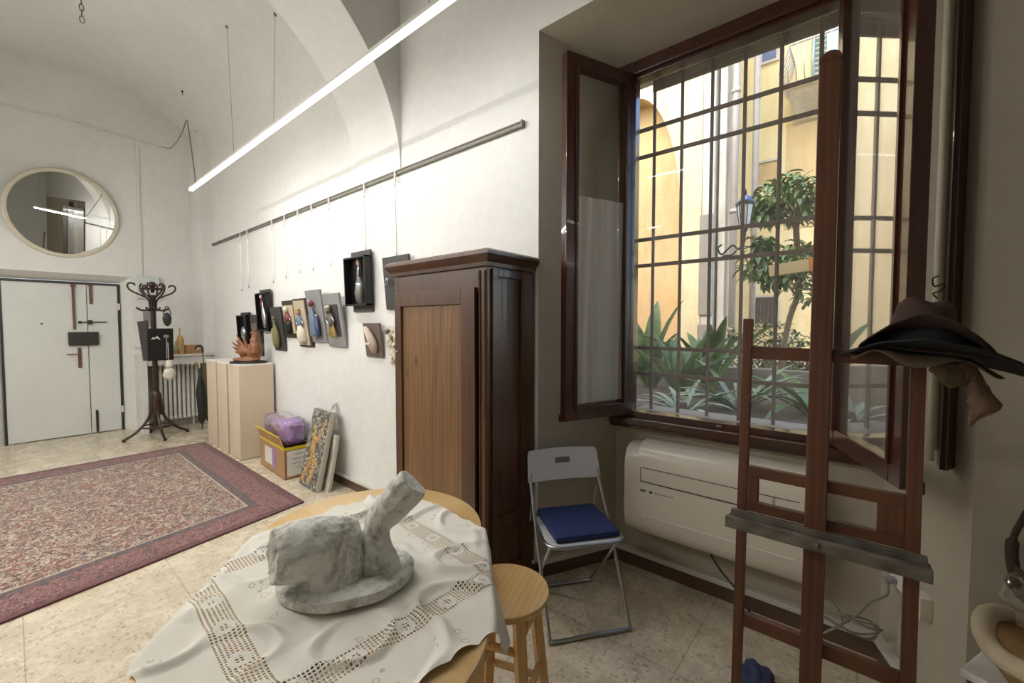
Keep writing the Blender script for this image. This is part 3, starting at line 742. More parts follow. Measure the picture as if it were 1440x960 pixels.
def streaks(n, x0, x1, z0, z1, mat, name='rods', fan=0):
    def f(e, w, h):
        bm = nb()
        for k in range(n):
            u = k/(n-1); xt = x0*.35+(x1-x0)*.35*u; xb = x0+(x1-x0)*u
            tube(bm, [(xt, -.05, z1*h), (xb+.004*sin(k*5), -.052, z0*h+.01*sin(k*3))], .0045, 6)
        obj(name, bm, mat, e)
    return f

relief('shadow_box_relief', -6.08, 1.20, 1.655, .30, 'black_gloss', 'small black box relief farthest left on the wall, half behind the carved hand', 3, parts=(deepbox('black_gloss', .04, .93), figure([(.02, .2), (.05, .3), (.06, .45), (.03, .6), (.015, .62)], 'silver')))
relief('relief_board', -5.73, 1.12, 1.62, .30, 'charcoal', 'charcoal board with pale inset directly behind the carved hand sculpture', 4, parts=(inner('taupe', .07, .1), ))
relief('shadow_box_relief', -5.42, 1.43, 1.91, .29, 'charcoal', 'tall black shadow box with a slender silver and red figure, second from far corner', 3, parts=(deepbox('black_gloss', 0.0, .92), figure([(.03, .06), (.04, .2), (.045, .4), (.02, .6), (.014, .7), (.012, .74)], 'silver', rolly=-8), ball(-.03, .83, .022, 'cream'), figure([(.012, .55), (.02, .62), (.014, .76)], 'red_paint', x=-.015, y=-.055, name='collar')))
WA = (arms([(-.03, .60), (.05, .55), (.075, .47), (.02, .42)], .006, 'silver', 'wire_arm'), arms([(-.03, .60), (-.075, .53), (-.05, .45)], .006, 'silver', 'wire_arm'))
relief('relief_board', -5.06, 1.21, 1.70, .28, 'charcoal', 'charcoal board with a gold and green bottle shaped figure', 6, parts=(figure([(.03, .08), (.06, .2), (.065, .36), (.045, .5), (.015, .62), (.012, .7)], 'green_paint'), figure([(.02, .1), (.03, .22), (.032, .4), (.015, .52)], 'yellow_paint', x=-.03, y=-.06, name='gold_leaf'), arms([(-.04, .70), (.0, .68), (.04, .71)], .006, 'silver', 'halo'), ball(0, .75, .02, 'green_paint')))
relief('relief_board', -4.735, 1.36, 1.76, .33, 'dark_frame', 'dark framed beige board with a figure in red and black', 6, parts=WA+(inner('beige_board', .04, .05), figure([(.05, .12), (.07, .18), (.065, .4), (.05, .46)], 'black_gloss', name='skirt'), figure([(.05, .44), (.055, .55), (.03, .66), (.02, .68)], 'red_paint', name='bodice'), ball(-.01, .76, .032, 'cream'), ball(-.04, .80, .022, 'silver', name='hat')))
relief('relief_board', -4.41, 1.275, 1.77, .30, 'dark_frame', 'narrow dark framed beige board with a pale skirted figure in blue', 8, parts=WA+(inner('beige_board', .03, .02), figure([(.05, .1), (.075, .16), (.07, .32), (.035, .46)], 'cream', name='skirt'), figure([(.035, .45), (.05, .52), (.04, .62), (.015, .67)], 'pale_blue', name='bodice'), ball(0, .73, .028, 'skin_clay'), ball(.0, .78, .03, 'yellow_paint', name='hat', sz=.5)))
relief('relief_board', -4.115, 1.325, 1.84, .31, 'grey_board', 'grey board with a blue bottle bodied figure with red head', 8, parts=(figure([(.06, .14), (.068, .17), (.062, .4), (.05, .55), (.02, .64), (.018, .68)], 'pale_blue', x=-.015, name='bottle'), figure([(.02, .12), (.035, .2), (.03, .5)], 'blue_paint', x=.06, y=-.05, name='cape'), ball(.0, .75, .03, 'red_paint'), ball(-.02, .79, .022, 'silver', name='hair'), arms([(.02, .55), (.07, .53), (.075, .48)], .01, 'silver')))
relief('relief_board', -3.765, 1.295, 1.79, .31, 'grey_board', 'broad grey board with dark inset and a figure in a striped yellow skirt', 8, parts=(inner('charcoal', .05, .10, .006), streaks(8, -.085, .07, .2, .5, 'yellow_paint', 'skirt_rods'), arms([(-.03, .62), (.04, .55), (.06, .49), (.0, .44), (-.03, .4)], .009, 'silver'), arms([(-.03, .62), (-.07, .52), (-.03, .44)], .009, 'silver'), figure([(.03, .4), (.045, .5), (.04, .6), (.015, .64)], 'taupe', name='torso'), ball(-.02, .70, .032, 'green_paint'), ball(-.02, .76, .03, 'cream', name='hat', sz=.5)))
relief('shadow_box_relief', -3.325, 1.61, 2.125, .30, 'charcoal', 'large black shadow box with a glass spoon shaped figure, highest on the wall', 2, parts=(deepbox('black_gloss', .10, .90, .085), figure([(.012, .14), (.04, .18), (.055, .3), (.045, .45), (.022, .55), (.015, .6)], 'bottle_glass', name='glass_bulb'), figure([(.01, .18), (.03, .24), (.034, .34), (.01, .4)], 'taupe', name='core'), figure([(.014, .58), (.022, .62), (.014, .66), (.02, .7), (.012, .74)], 'silver', name='neck'), figure([(.012, .74), (.02, .8), (.012, .86)], 'skin_clay', name='face')))
def torso(e, w, h):
    bm = nb(); sh = [(-.06, .93), (-.02, .9), (.03, .75), (.08, .5), (.085, .3), (.04, .12), (.01, .14), (-.03, .3), (-.02, .45), (-.05, .6), (-.085, .78)]
    prism(bm, [(a, b*h) for a, b in sh], -.06, -.02, lambda x, z, y: V((x, y+.012*sin(x*30+z*20), z)))
    bmesh.ops.bevel(bm, geom=list(bm.edges), offset=.008, segments=2, affect='EDGES'); obj('torso', bm, 'pale_clay', e, smooth=True)
relief('relief_board', -3.15, 1.23, 1.515, .245, 'taupe', 'small brown board with a pale clay torso, low on the wall', 7, parts=(torso, arms([(-.06, .42), (-.02, .4), (.02, .46)], .01, 'cream')))
relief('relief_board', -2.80, 1.62, 2.03, .34, 'charcoal', 'dark board half hidden behind the top of the wardrobe', 5, parts=(arms([(-.1, .52), (-.08, .6), (-.075, .5), (-.11, .47)], .008, 'silver', 'hand'),))
def shards(e, w, h):
    bm = nb(); random.seed(3)
    for k in range(9): blob(bm, (-.02+.09*random.uniform(-.6, .7), -.035, h*(.15+.085*k)), (.03, .02, .035), k, .5, 5, 2)
    obj('shell_shards', bm, 'cream', e, smooth=True)
    for (x_, z_, r_) in ((-.06, .88, .03), (.02, .5, .02), (-.03, .2, .012)):
        bm = nb(); blob(bm, (x_, -.05, h*z_), (r_, r_*.7, r_*.8), 2, .3, 3, 2); obj('dark_stone', bm, 'taupe', e, smooth=True)
relief('relief_board', -2.81, 1.18, 1.49, .24, 'bag_plastic', 'white board of shells and stones beside the wardrobe edge', 6, parts=(shards,))
for x, zb, l in ((-6.22, 1.93, 'farthest picture wire, above the black box near the corner'), (-5.97, 1.96, 'second picture wire from the far corner'), (-5.2, 1.97, 'picture wire just right of the tall black shadow box'), (-4.86, 2.0, 'picture wire above the red and black figure'), (-4.53, 2.03, 'picture wire above the pale skirted figure'), (-4.22, 2.03, 'picture wire above the blue bottle figure'), (-3.87, 2.05, 'picture wire above the yellow skirted figure'), (-3.26, 2.12, 'picture wire holding the large glass figure box'), (-2.82, 2.03, 'nearest picture wire, running down to the wardrobe top')):
    wire(x, zb, l)

# ------------------------------------------------------------------ end wall fittings
mr = thing('oval_mirror', 'large oval mirror in a cream frame above the white double door', 'mirror', (XE+.05, .50, 2.92), (0, rad(5.6), rad(3.2)))
bm = nb(); aY, aZ = .505, .505
def ell(k, n=72): return [(.0, (aY+k)*cos(2*pi*i/n), (aZ*1.06+k)*sin(2*pi*i/n)) for i in range(n)]
tube(bm, ell(.0), .024, 10, closed=True); tube(bm, [(p[0]+.012, p[1], p[2]) for p in ell(-.018)], .01, 8, closed=True); obj('frame', bm, 'mirror_frame', mr, smooth=True)
bm = nb(); vs = [bm.verts.new((.004, p[1], p[2])) for p in ell(-.01)]; vb = [bm.verts.new((-.012, p[1], p[2])) for p in ell(-.01)]; bm.faces.new(vs); bm.faces.new(vb[::-1])
for i in range(72): bm.faces.new((vs[i], vb[i], vb[(i+1) % 72], vs[(i+1) % 72]))
obj('glass', bm, 'mirror', mr)
bm = nb(); bx(bm, XE, XE+.07, 1.19, 1.43, 1.87, 2.19, .006)
tag(obj('electrical_box', bm, 'grey_box'), 'pale grey electrical box on the end wall beside the door', 'electrical box')
bm = nb(); bx(bm, XE, XE+.02, 1.225, 1.255, 2.19, 4.10, .003)
tag(obj('cable_duct', bm, 'white_paint'), 'white vertical cable duct running up the end wall beside the mirror', 'cable duct')
bm = nb(); beam(bm, (XE+.012, -.95, 4.28), (XE+.012, 1.55, 3.36), .02, .025)
for v in bm.verts: pass
bm.free(); bm = nb()
tube(bm, curve([(XE+.012, -.9, 4.13), (XE+.012, 0, 4.128), (XE+.012, .6, 4.12), (XE+.012, 1.18, 4.105), (XE+.012, 1.54, 4.09)], 5), .011, 6)
tag(obj('cable_duct', bm, 'white_paint', smooth=True), 'white cable run sloping across the end wall above the mirror', 'cable duct')
bm = nb(); bx(bm, XE, XE+.02, 1.14, 1.845, 1.17, 1.20, .003)
tag(obj('cable_duct', bm, 'white_paint'), 'white horizontal cable duct just above the marble ledge', 'cable duct')

rd = thing('radiator', 'white column radiator under the marble ledge at the end wall', 'radiator', (-7.80, 1.57, .12))
for k in range(10):
    bm = nb(); y = -.245+k*.053
    for dx in (-.05, 0, .05): tube(bm, [(dx, y, .03), (dx, y, .78)], .019, 8)
    bx(bm, -.07, .07, y-.02, y+.02, 0, .05, .008); bx(bm, -.07, .07, y-.02, y+.02, .76, .81, .008)
    auto_smooth(obj('radiator_column', bm, 'radiator_paint', rd), 40)
bm = nb(); tube(bm, [(0, -.27, .025), (0, -.32, .025), (0, -.34, -.1)], .01, 8); obj('supply_pipe', bm, 'radiator_paint', rd)
for y_ in (-.19, .19): bm = nb(); bx(bm, -.02, .02, y_-.01, y_+.01, -.12, .0); obj('foot', bm, 'radiator_paint', rd)

# things on the ledge
LZ = 1.0755
e = thing('carved_tool', 'light wooden upright carving with thin stick standing on the ledge', 'carving', (-7.62, 1.585, LZ), (0, 0, .3))
bm = nb(); bx(bm, -.05, .05, -.03, .03, 0, .05, .004); prism(bm, [(-.04, .05), (.04, .05), (.045, .20), (.02, .27), (-.01, .26), (-.035, .18)], -.018, .018, lambda x, z, y: V((x*.6, y+x*.6, z))); obj('body', bm, 'raw_wood', e)
bm = nb(); tube(bm, [(0, .0, .2), (.0, .004, .38)], .008, 8); obj('stick', bm, 'raw_wood', e)
e = thing('glove', 'pale grey-green glove shaped leaf piece standing on the ledge left of the carving', 'ornament', (-7.62, 1.50, LZ))
bm = nb()
for k, (a, l_) in enumerate(((-28, .2), (-10, .17), (8, .19), (26, .15))):
    d = V((0, sin(rad(a)), cos(rad(a)))); tube(bm, [V((0, .005*k, .05)), V((0, .005*k, 0))+d*l_*.6, V((0, .005*k, 0))+d*l_], [.018, .02, .006], 8)
blob(bm, (0, .008, .05), (.022, .035, .05), 1, .1, 3, 2); obj('leaves', bm, 'leaf_pale', e, smooth=True)
bm = nb(); bx(bm, -.04, .04, -.03, .05, 0, .045, .004); obj('pot', bm, 'cardboard', e)
bm = nb(); bx(bm, -.06, .06, -.12, .12, 0, .125, .003); o = obj('cardboard_box', bm, 'cardboard'); o.location = (-7.66, 1.765, LZ); o.rotation_euler = (0, 0, .1)
tag(o, 'low brown cardboard box at the right end of the ledge', 'box')
bm = nb(); bx(bm, .061, .0625, -.0, .05, .055, .075); q_ = obj('label_strip', bm, 'paper', o)
e = thing('greeting_card', 'small white card with dark marks propped on the ledge by the coat rack', 'card', (-7.70, 1.40, LZ), (0, rad(-10), 0))
bm = nb(); bx(bm, -.003, .003, -.05, .05, 0, .13); obj('card', bm, 'paper', e)
bm = nb()
for k in range(3): bx(bm, .003, .004, -.03+k*.022, -.015+k*.022, .07, .095)
obj('mark', bm, 'ink', e)
bm = nb(); blob(bm, (0, 0, .012), (.03, .04, .013), 3, .2, 3, 2); o = obj('eyeglass_case', bm, 'black_gloss', smooth=True); o.location = (-7.58, 1.37, LZ); tag(o, 'small dark case lying on the ledge front', 'case')
bm = nb(); bx(bm, 0, .03, -.035, .035, -.11, .11, .006); o = obj('door_phone', bm, 'grey_board'); o.location = (XE, 1.28, 1.58); tag(o, 'grey door phone on the end wall, left of the rack pole', 'door phone')
bm = nb(); tube(bm, curve([(XE+.02, 1.22, 1.46), (XE+.03, 1.2, 1.35), (XE+.03, 1.23, 1.25), (XE+.02, 1.2, 1.19)], 6), .006); tag(obj('phone_cord', bm, 'white_paint', smooth=True), 'white cord hanging from the door phone', 'cord')

# umbrella stand group
def umbrella(x, y, zt_, mat, hmat, lab, lean):
    e = thing('umbrella', lab, 'umbrella', (x, y, 0), lean)
    bm = nb(); tube(bm, [(0, 0, .02), (0, 0, .09), (0, 0, .16), (0, 0, .55), (0, 0, zt_*.78), (0, 0, zt_*.8)], [.004, .008, .04, .055, .02, .012], 10); obj('canopy', bm, mat, e, smooth=True)
    bm = nb(); tube(bm, [(0, 0, zt_*.78), (0, 0, zt_-.07)], .006, 8); obj('shaft', bm, 'dark_metal', e)
    bm = nb(); tube(bm, curve([(0, 0, zt_-.10), (0, 0, zt_-.03), (0, -.03, zt_), (0, -.07, zt_-.01), (0, -.085, zt_-.05)], 6), .012, 8); obj('handle', bm, hmat, e, smooth=True)
umbrella(-7.18, 1.72, .98, 'umbrella_cloth', 'straw_pale', 'dark folded umbrella with pale hooked handle between radiator and plinths', (0, rad(-4), 0))
umbrella(-7.25, 1.82, 1.2, 'umbrella_green', 'black_gloss', 'tall olive umbrella with black straight handle behind the pale handled one', (rad(2), rad(-3), 0))

# ------------------------------------------------------------------ coat rack
cr = thing('coat_rack', 'dark bentwood coat rack standing by the radiator', 'coat rack', (-7.25, 1.235, 0), (0, 0, rad(3)))
HR = 2.07
bm = nb(); tube(bm, [(0, 0, .14), (0, 0, HR-.18)], .03, 14); lathe(bm, [(.062, .30), (.062, .56), (.045, .60), (.03, .62)], (0, 0, 0), 16); auto_smooth(obj('pole', bm, 'bentwood', cr))
bm = nb(); lathe(bm, [(.02, 0), (.022, .06), (.03, .07), (.04, .1), (.036, .13), (.015, .145)], (0, 0, HR-.18+.03), 16); obj('finial', bm, 'bentwood', cr, smooth=True)
for k in range(4):
    a = rad(90*k); c_, s_ = cos(a), sin(a)
    bm = nb(); pts = [(.05, .52), (.055, .40), (.09, .25), (.2, .11), (.31, .035), (.335, .018)]
    tube(bm, curve([(r*c_, r*s_, z) for r, z in pts], 6), .017, 8); lathe(bm, [(.02, 0), (.02, .035)], (.335*c_, .335*s_, 0), 10); auto_smooth(obj('leg', bm, 'bentwood', cr))
bm = nb(); tube(bm, [(.16*cos(2*pi*i/24), .16*sin(2*pi*i/24), .15) for i in range(24)], .01, 6, closed=True); obj('foot_ring', bm, 'bentwood', cr, smooth=True)
for k in range(8):
    a = rad(45*k+10); c_, s_ = cos(a), sin(a)
    bm = nb(); z0 = HR-.43
    pts = [(.20, .08), (.14, .045), (.05, .06), (.035, .13), (.06, .2), (.15, .245), (.25, .29), (.29, .34), (.275, .385), (.22, .385), (.205, .36)] if k % 2 == 0 else [(.2, .08), (.13, .05), (.05, .06), (.04, .13), (.055, .19), (.1, .24), (.14, .3), (.15, .36), (.13, .40)]
    tube(bm, curve([(r*c_*.9, r*s_*.9, z0+z) for r, z in pts], 5), .0105, 7); obj('hook', bm, 'bentwood', cr, smooth=True)
bm = nb(); tube(bm, [(.125*cos(2*pi*i/32), .125*sin(2*pi*i/32), HR-.10) for i in range(32)], .01, 8, closed=True); obj('top_ring', bm, 'bentwood', cr, smooth=True)

# hung on the rack
e = thing('poster_board', 'black board with a white emblem leaning forward on the coat rack', 'board', (-7.10, 1.27, 1.03), (0, rad(3), rad(2)))
bm = nb(); bx(bm, -.01, .01, -.135, .135, 0, .42, .003); obj('board', bm, 'black_gloss', e)
bm = nb(); bx(bm, .0105, .012, .055, .068, .02, .30); bx(bm, .0105, .012, .03, .085, .30, .335); obj('white_strip', bm, 'grey_board', e)
bm = nb(); prism(bm, [(-.10, .27), (-.075, .31), (-.06, .295), (-.035, .325), (.0, .27), (-.02, .28), (-.04, .30), (-.06, .28), (-.08, .285)], .0105, .012, lambda y, z, x: V((x, y, z))); obj('emblem', bm, 'paper', e)
e = thing('poster_board', 'second dark board hanging edge-on behind the emblem board on the coat rack', 'board', (-7.22, 1.165, 1.03), (rad(7), 0, rad(-50)))
bm = nb(); bx(bm, -.012, .012, -.06, .06, 0, .52, .003); obj('board', bm, 'charcoal', e)
e = thing('shoulder_bag', 'small black bag hanging from a lower hook of the coat rack', 'bag', (-7.07, 1.345, 1.47))
bm = nb(); blob(bm, (0, 0, .10), (.04, .046, .09), 2, .15, 3, 3); obj('body', bm, 'umbrella_cloth', e, smooth=True)
bm = nb(); tube(bm, curve([(-.01, -.04, .16), (0, -.02, .24), (-.01, 0, .27), (0, .02, .24), (-.01, .045, .16)], 5), .006); obj('strap', bm, 'umbrella_cloth', e, smooth=True)
e = thing('plastic_bag', 'small white plastic bag hanging in front of the radiator', 'bag', (-7.02, 1.34, .76))
bm = nb(); blob(bm, (0, 0, .09), (.06, .068, .085), 5, .25, 4, 3); obj('pouch', bm, 'bag_plastic', e, smooth=True)
bm = nb(); tube(bm, [(0, 0, .16), (0, 0, .2), (0, .0, .27)], [.03, .045, .035], 10); tube(bm, [(-.01, 0, .26), (-.03, 0, .5)], .004, 6); obj('neck', bm, 'bag_plastic', e, smooth=True)

# ------------------------------------------------------------------ plinths with sculpture
for (xa, xb, l) in ((-6.42, -6.05, 'farthest of the three pale display plinths, next to the radiator'), (-6.0, -5.66, 'middle one of the three pale display plinths'), (-5.60, -5.245, 'nearest pale display plinth, under the carved hand')):
    e = thing('display_plinth', l, 'plinth', ((xa+xb)/2, 1.775, 0), group='display plinths'); w = (xb-xa)/2
    bm = nb(); bx(bm, -w, w, -.175, .175, .005, 1.045, .002); obj('body', bm, 'plinth', e)
    bm = nb(); bx(bm, -w, w, -.175, .175, 1.045, 1.06, .002); obj('top', bm, 'plinth_top', e)
hs = thing('wooden_sculpture', 'carved reddish wood hand-like sculpture with spiky fingers on the nearest plinth', 'sculpture', (-5.44, 1.76, 1.0605), (0, 0, rad(40)))
bm = nb(); lathe(bm, [(.2, 0), (.2, .018), (.19, .022)], n=32, sx=1.0, sy=.72); obj('base', bm, 'dark_metal', hs)
bm = nb(); blob(bm, (-.02, 0, .04), (.15, .09, .035), 2, .3, 4, 3); blob(bm, (.07, 0, .13), (.085, .055, .12), 5, .3, 4, 3); blob(bm, (-.02, 0, .13), (.09, .05, .08), 8, .4, 5, 3)
for (a, l_, x) in ((-62, .20, -.02), (-50, .24, -.01), (-38, .22, 0), (-26, .26, .0), (-14, .22, .02), (-75, .15, -.02)):
    d = V((sin(rad(a)), .15*sin(a), cos(rad(a)))); p = V((x, 0, .09)); tube(bm, [p, p+d*l_*.5, p+d*l_*.8, p+d*l_], [.032, .022, .012, .003], 6)
tube(bm, curve([(.075, 0, .1), (.085, 0, .2), (.08, 0, .27), (.085, 0, .33), (.08, 0, .36)], 4), [.065]*5+[.052]*4+[.038]*4+[.032]*3+[.018], 9)
blob(bm, (.07, -.01, .345), (.034, .03, .022), 1, .3, 3, 2); blob(bm, (.085, 0, .375), (.02, .02, .018), 6, .3, 3, 2)
o = obj('carving', bm, 'carved_wood', hs, smooth=True)

# ------------------------------------------------------------------ carton, panels
ct = thing('cardboard_carton', 'open cardboard carton with yellow tape and paper label beside the plinths', 'box', (-4.50, 1.80, 0), (0, 0, rad(-3)))
bm = nb(); CL = -.47
bx(bm, CL, .25, -.12, .13, .0, .012); bx(bm, CL, CL+.01, -.12, .13, 0, .31); bx(bm, .24, .25, -.12, .13, 0, .31); bx(bm, CL, .25, -.12, -.11, 0, .31); bx(bm, CL, .25, .12, .13, 0, .31)
beam(bm, (-.11, -.12, .31), (-.11, -.16, .42), .70, .004, up=(0, 1, 0))
obj('carton', bm, 'cardboard', ct)
bm = nb(); bx(bm, CL-.002, .252, -.1225, -.12, .285, .312); bx(bm, .2505, .253, -.12, .13, .285, .312); beam(bm, (.245, -.125, .31), (.245, -.168, .43), .012, .008, up=(0, 1, 0)); beam(bm, (CL, -.168, .425), (.25, -.168, .425), .008, .012); beam(bm, (-.11, -.125, .31), (-.11, -.167, .43), .01, .006, up=(0, 1, 0)); obj('tape', bm, 'yellow_tape', ct)
bm = nb(); bx(bm, .2505, .252, -.10, .12, .03, .275); obj('paper_label', bm, 'paper', ct)
bm = nb(); bx(bm, -.32, -.10, -.1222, -.1205, .07, .24); obj('paper_label', bm, 'paper', ct)
bm = nb()
for k, (a, b_) in enumerate(((-.03, .06), (-.05, .07), (-.05, .03), (-.02, .08))): bx(bm, .2522, .2526, a, b_, .235-k*.045, .24-k*.045)
obj('text_line', bm, 'ink', ct)
bm = nb(); bx(bm, -.09, -.0, -.1225, -.1205, .06, .26); obj('lilac_window', bm, 'lilac', ct)
def softbox(bm, r, e_, amp, fr_, sub=4, seed=0):
    res = bmesh.ops.create_icosphere(bm, subdivisions=sub, radius=1)
    for v in res['verts']:
        p = v.co.copy(); k = 1+amp*noise.noise(p*fr_+V((seed, 0, 0)))
        v.co = V([math.copysign(abs(c_)**e_, c_)*r_*k for c_, r_ in zip(p, r)])
bm = nb(); softbox(bm, (.325, .108, .13), .5, .10, 4, 5)
for v in bm.verts: v.co += V((0, 0, .006*sin(v.co.x*55+v.co.y*30)))
o = obj('wrapped_bundle', bm, 'lilac', smooth=True); o.location = (-4.605, 1.806, .42); o.rotation_euler = (0, 0, rad(-3)); tag(o, 'lilac wrapped fabric bundle bulging out of the open carton', 'bundle')
bm = nb(); softbox(bm, (.335, .116, .14), .45, .14, 5, 4, 3)
for v in bm.verts: v.co.z = max(-.06, v.co.z)
pw_ = obj('plastic_wrap', bm, 'film', o, smooth=True, label='clear plastic film'); pw_.location = (0, .002, .012)

mp_ = thing('mosaic_panel', 'tall pebble mosaic panel with amber figure leaning on the wall', 'mosaic', (-3.905, 1.735, 0.0), (rad(-12.5), 0, rad(-1)))
bm = nb(); bx(bm, -.175, .175, .0, .012, 0.0, .71, .001); bx(bm, -.175, .175, -.02, .0, .0, .71, .002); obj('slab', bm, 'mosaic', mp_)
bm = nb(); bx(bm, -.18, .18, .012, .03, .0, .715, .002); bx(bm, .175, .185, -.02, .012, 0, .715); obj('backing', bm, 'canvas_back', mp_)
bm = nb(); R_ = lambda a, b, r: tube(bm, curve([(x, -.024, z) for x, z in a], 4), r, 8)
R_([(-.03, .46), (-.035, .38), (-.02, .30), (.0, .26)], 0, .046); R_([(-.01, .27), (-.06, .18), (-.11, .1), (-.13, .04)], 0, .032); R_([(.0, .27), (.06, .24), (.04, .14), (-.01, .05)], 0, .032)
R_([(-.03, .44), (.03, .44), (.07, .50), (.10, .58), (.12, .64)], 0, .02); R_([(-.03, .44), (-.07, .48), (-.075, .56)], 0, .02); blob(bm, (-.035, -.026, .5), (.024, .012, .03), 1, .2, 3, 2)
for v in bm.verts: v.co.y = -.018+(v.co.y+.024)*.25
obj('amber_figure', bm, 'mosaic_amber', mp_, smooth=True)
cv = thing('stretched_canvas', 'pale wrapped board leaning behind the mosaic panel', 'board', (-3.84, 1.80, 0), (rad(-10), 0, rad(-4)))
bm = nb(); bx(bm, -.17, .19, 0, .03, 0, .50, .003); obj('board', bm, 'canvas_back', cv)
bm = nb(); blob(bm, (.0, .02, .33), (.19, .05, .42), 6, .25, 5, 3)
for v in bm.verts: v.co.z = max(.02, v.co.z); v.co.y = max(-.0, v.co.y)
obj('plastic_cover', bm, 'film', cv, smooth=True)

# ------------------------------------------------------------------ rug
bm = nb(); uvl = bm.loops.layers.uv.new('UVMap')
c00, c10, c11, c01 = V((-6.42, 1.56, .012)), V((-3.60, 1.557, .012)), V((-3.17, -.64, .012)), V((-6.40, -.64, .012))
nu, nv = 30, 30; g = []
for j in range(nv+1):
    row = []
    for i in range(nu+1):
        u, w = i/nu, j/nv; p = (c00*(1-w)+c10*w)*(1-u)+(c01*(1-w)+c11*w)*u
        p.z += .002*noise.noise(p*3); row.append(bm.verts.new(p))
    g.append(row)
for j in range(nv):
    for i in range(nu):
        f = bm.faces.new((g[j][i], g[j][i+1], g[j+1][i+1], g[j+1][i]))
        for lp, (a, b_) in zip(f.loops, ((i, j), (i+1, j), (i+1, j+1), (i, j+1))): lp[uvl].uv = (a/nu*RW, b_/nv*RL)
bmesh.ops.recalc_face_normals(bm, faces=bm.faces)
ret = bmesh.ops.extrude_face_region(bm, geom=list(bm.faces))
for v in [x for x in ret['geom'] if isinstance(x, bmesh.types.BMVert)]: v.co.z -= .0105
tag(obj('persian_rug', bm, 'rug'), 'large red and cream patterned rug on the floor before the door', 'rug')

# ------------------------------------------------------------------ oval table (axis a), lace cloth, sculpture
TA = V((-.7317, .6816, 0)); TN = V((.6816, .7317, 0)); TZ = .75; TR = .40
CF = TA*1.575+TN*(-.325); CNr = TA*1.085+TN*(-.325)
def stad(R, n=28, z=0):
    pts = []
    for i in range(n+1):
        a = -pi/2+pi*i/n; pts.append(CF+(TA*cos(a)+TN*sin(a))*R)
    for i in range(n+1):
        a = pi/2+pi*i/n; pts.append(CNr+(TA*cos(a)+TN*sin(a))*R)
    return pts
tc = (CF+CNr)/2
tb = thing('oval_table', 'pale oak oval table in the foreground under a lace cloth', 'table', (tc.x, tc.y, 0))
def ring_loft(bm, levels):
    rings = [[bm.verts.new((p.x-tc.x, p.y-tc.y, z)) for p in stad(R)] for R, z in levels]; n = len(rings[0])
    for A, B in zip(rings, rings[1:]):
        for k in range(n): bm.faces.new((A[k], A[(k+1) % n], B[(k+1) % n], B[k]))
    return rings
bm = nb(); rg_ = ring_loft(bm, [(TR-.012, TZ-.026), (TR-.003, TZ-.02), (TR, TZ-.01), (TR-.002, TZ-.003), (TR-.008, TZ)]); bm.faces.new(rg_[0][::-1]); bm.faces.new(rg_[-1])
bmesh.ops.rotate(bm, verts=bm.verts, matrix=Matrix.Rotation(0, 3, 'Z')); auto_smooth(obj('tabletop', bm, 'table_oak', tb))
bm = nb(); r1 = ring_loft(bm, [(TR-.05, TZ-.1), (TR-.05, TZ-.026)]); r2 = ring_loft(bm, [(TR-.068, TZ-.1), (TR-.068, TZ-.026)])
n = len(r1[0])
for k in range(n): bm.faces.new((r1[0][k], r1[0][(k+1) % n], r2[0][(k+1) % n], r2[0][k]))
auto_smooth(obj('apron', bm, 'table_oak', tb))
for (al, nn_) in ((1.03, .03), (1.03, -.68), (1.62, .03), (1.62, -.68)):
    p = TA*al+TN*nn_-tc; bm = nb(); ang = atan2(TA.y, TA.x)
    box(bm, (p.x, p.y, (TZ-.03)/2), (.05, .05, TZ-.03), Matrix.Rotation(ang, 3, 'Z'), taper=.7, bevel=.004); obj('leg', bm, 'table_oak', tb)

CC = V((-1.165, .625, 0)); HS = .485; CROT = rad(-3)
def sd(p):   # signed distance outside the table and outward normal
    q = p-CNr; L = (CF-CNr).length; s = max(0, min(L, q.dot(TA))); c = CNr+TA*s; d = p-c; r = d.length
    return r-TR, (d/r if r > 1e-6 else TN), c
bm = nb(); uvl = bm.loops.layers.uv.new('UVMap'); NC = 150; g = []
ca, sa = cos(CROT), sin(CROT)
for j in range(NC+1):
    row = []
    for i in range(NC+1):
        u = (i/NC*2-1)*HS; w = (j/NC*2-1)*HS
        # scalloped hem
        ku = 1-.02*abs(sin(w*38))*max(0, (abs(u)/HS-.85)/.15)**2; kw = 1-.02*abs(sin(u*38))*max(0, (abs(w)/HS-.85)/.15)**2
        uu, ww = u*ku, w*kw
        p = CC+V((uu*ca-ww*sa, uu*sa+ww*ca, 0))
        wr_ = noise.noise(V((p.x*5, p.y*5, 1)))*.5+noise.noise(V((p.x*11, p.y*11, 4)))*.35
        rid = max(0, 1-abs(noise.noise(V((p.x*6+3, p.y*6, 9)))*6))
        ds, nr, c = sd(p)
        if ds <= 0:
            fade = min(1, -ds/.03); fs = min(1, max(.0, ((p-V((-1.14, .63, 0))).length-.16)/.08))
            z = TZ+.0035+(max(0, wr_)*.012+rid*.015*fs)*fade
            P = V((p.x, p.y, z))
        else:
            s_ = (p-CNr).dot(TA)+atan2(nr.dot(TN), nr.dot(TA))*.4
            R = .014; arc = R*pi/2
            if ds < arc: a_ = ds/R; out = R*sin(a_)+.003; z = TZ+.0035-R*(1-cos(a_))
            else:
                h_ = ds-arc; out = R+.003+h_*(.10+.16*(.5+.5*sin(s_*26)))+.0; z = TZ+.0035-R-h_*.97
            P = c+nr*(TR+out); P.z = z
        row.append((bm.verts.new(P), u, w))
    g.append(row)
for j in range(NC):
    for i in range(NC):
        q4 = (g[j][i], g[j][i+1], g[j+1][i+1], g[j+1][i])
        if abs(q4[0][1])+abs(q4[0][2]) > HS*1.86: continue
        f = bm.faces.new([x[0] for x in q4])
        for lp, x in zip(f.loops, q4): lp[uvl].uv = (x[1], x[2])
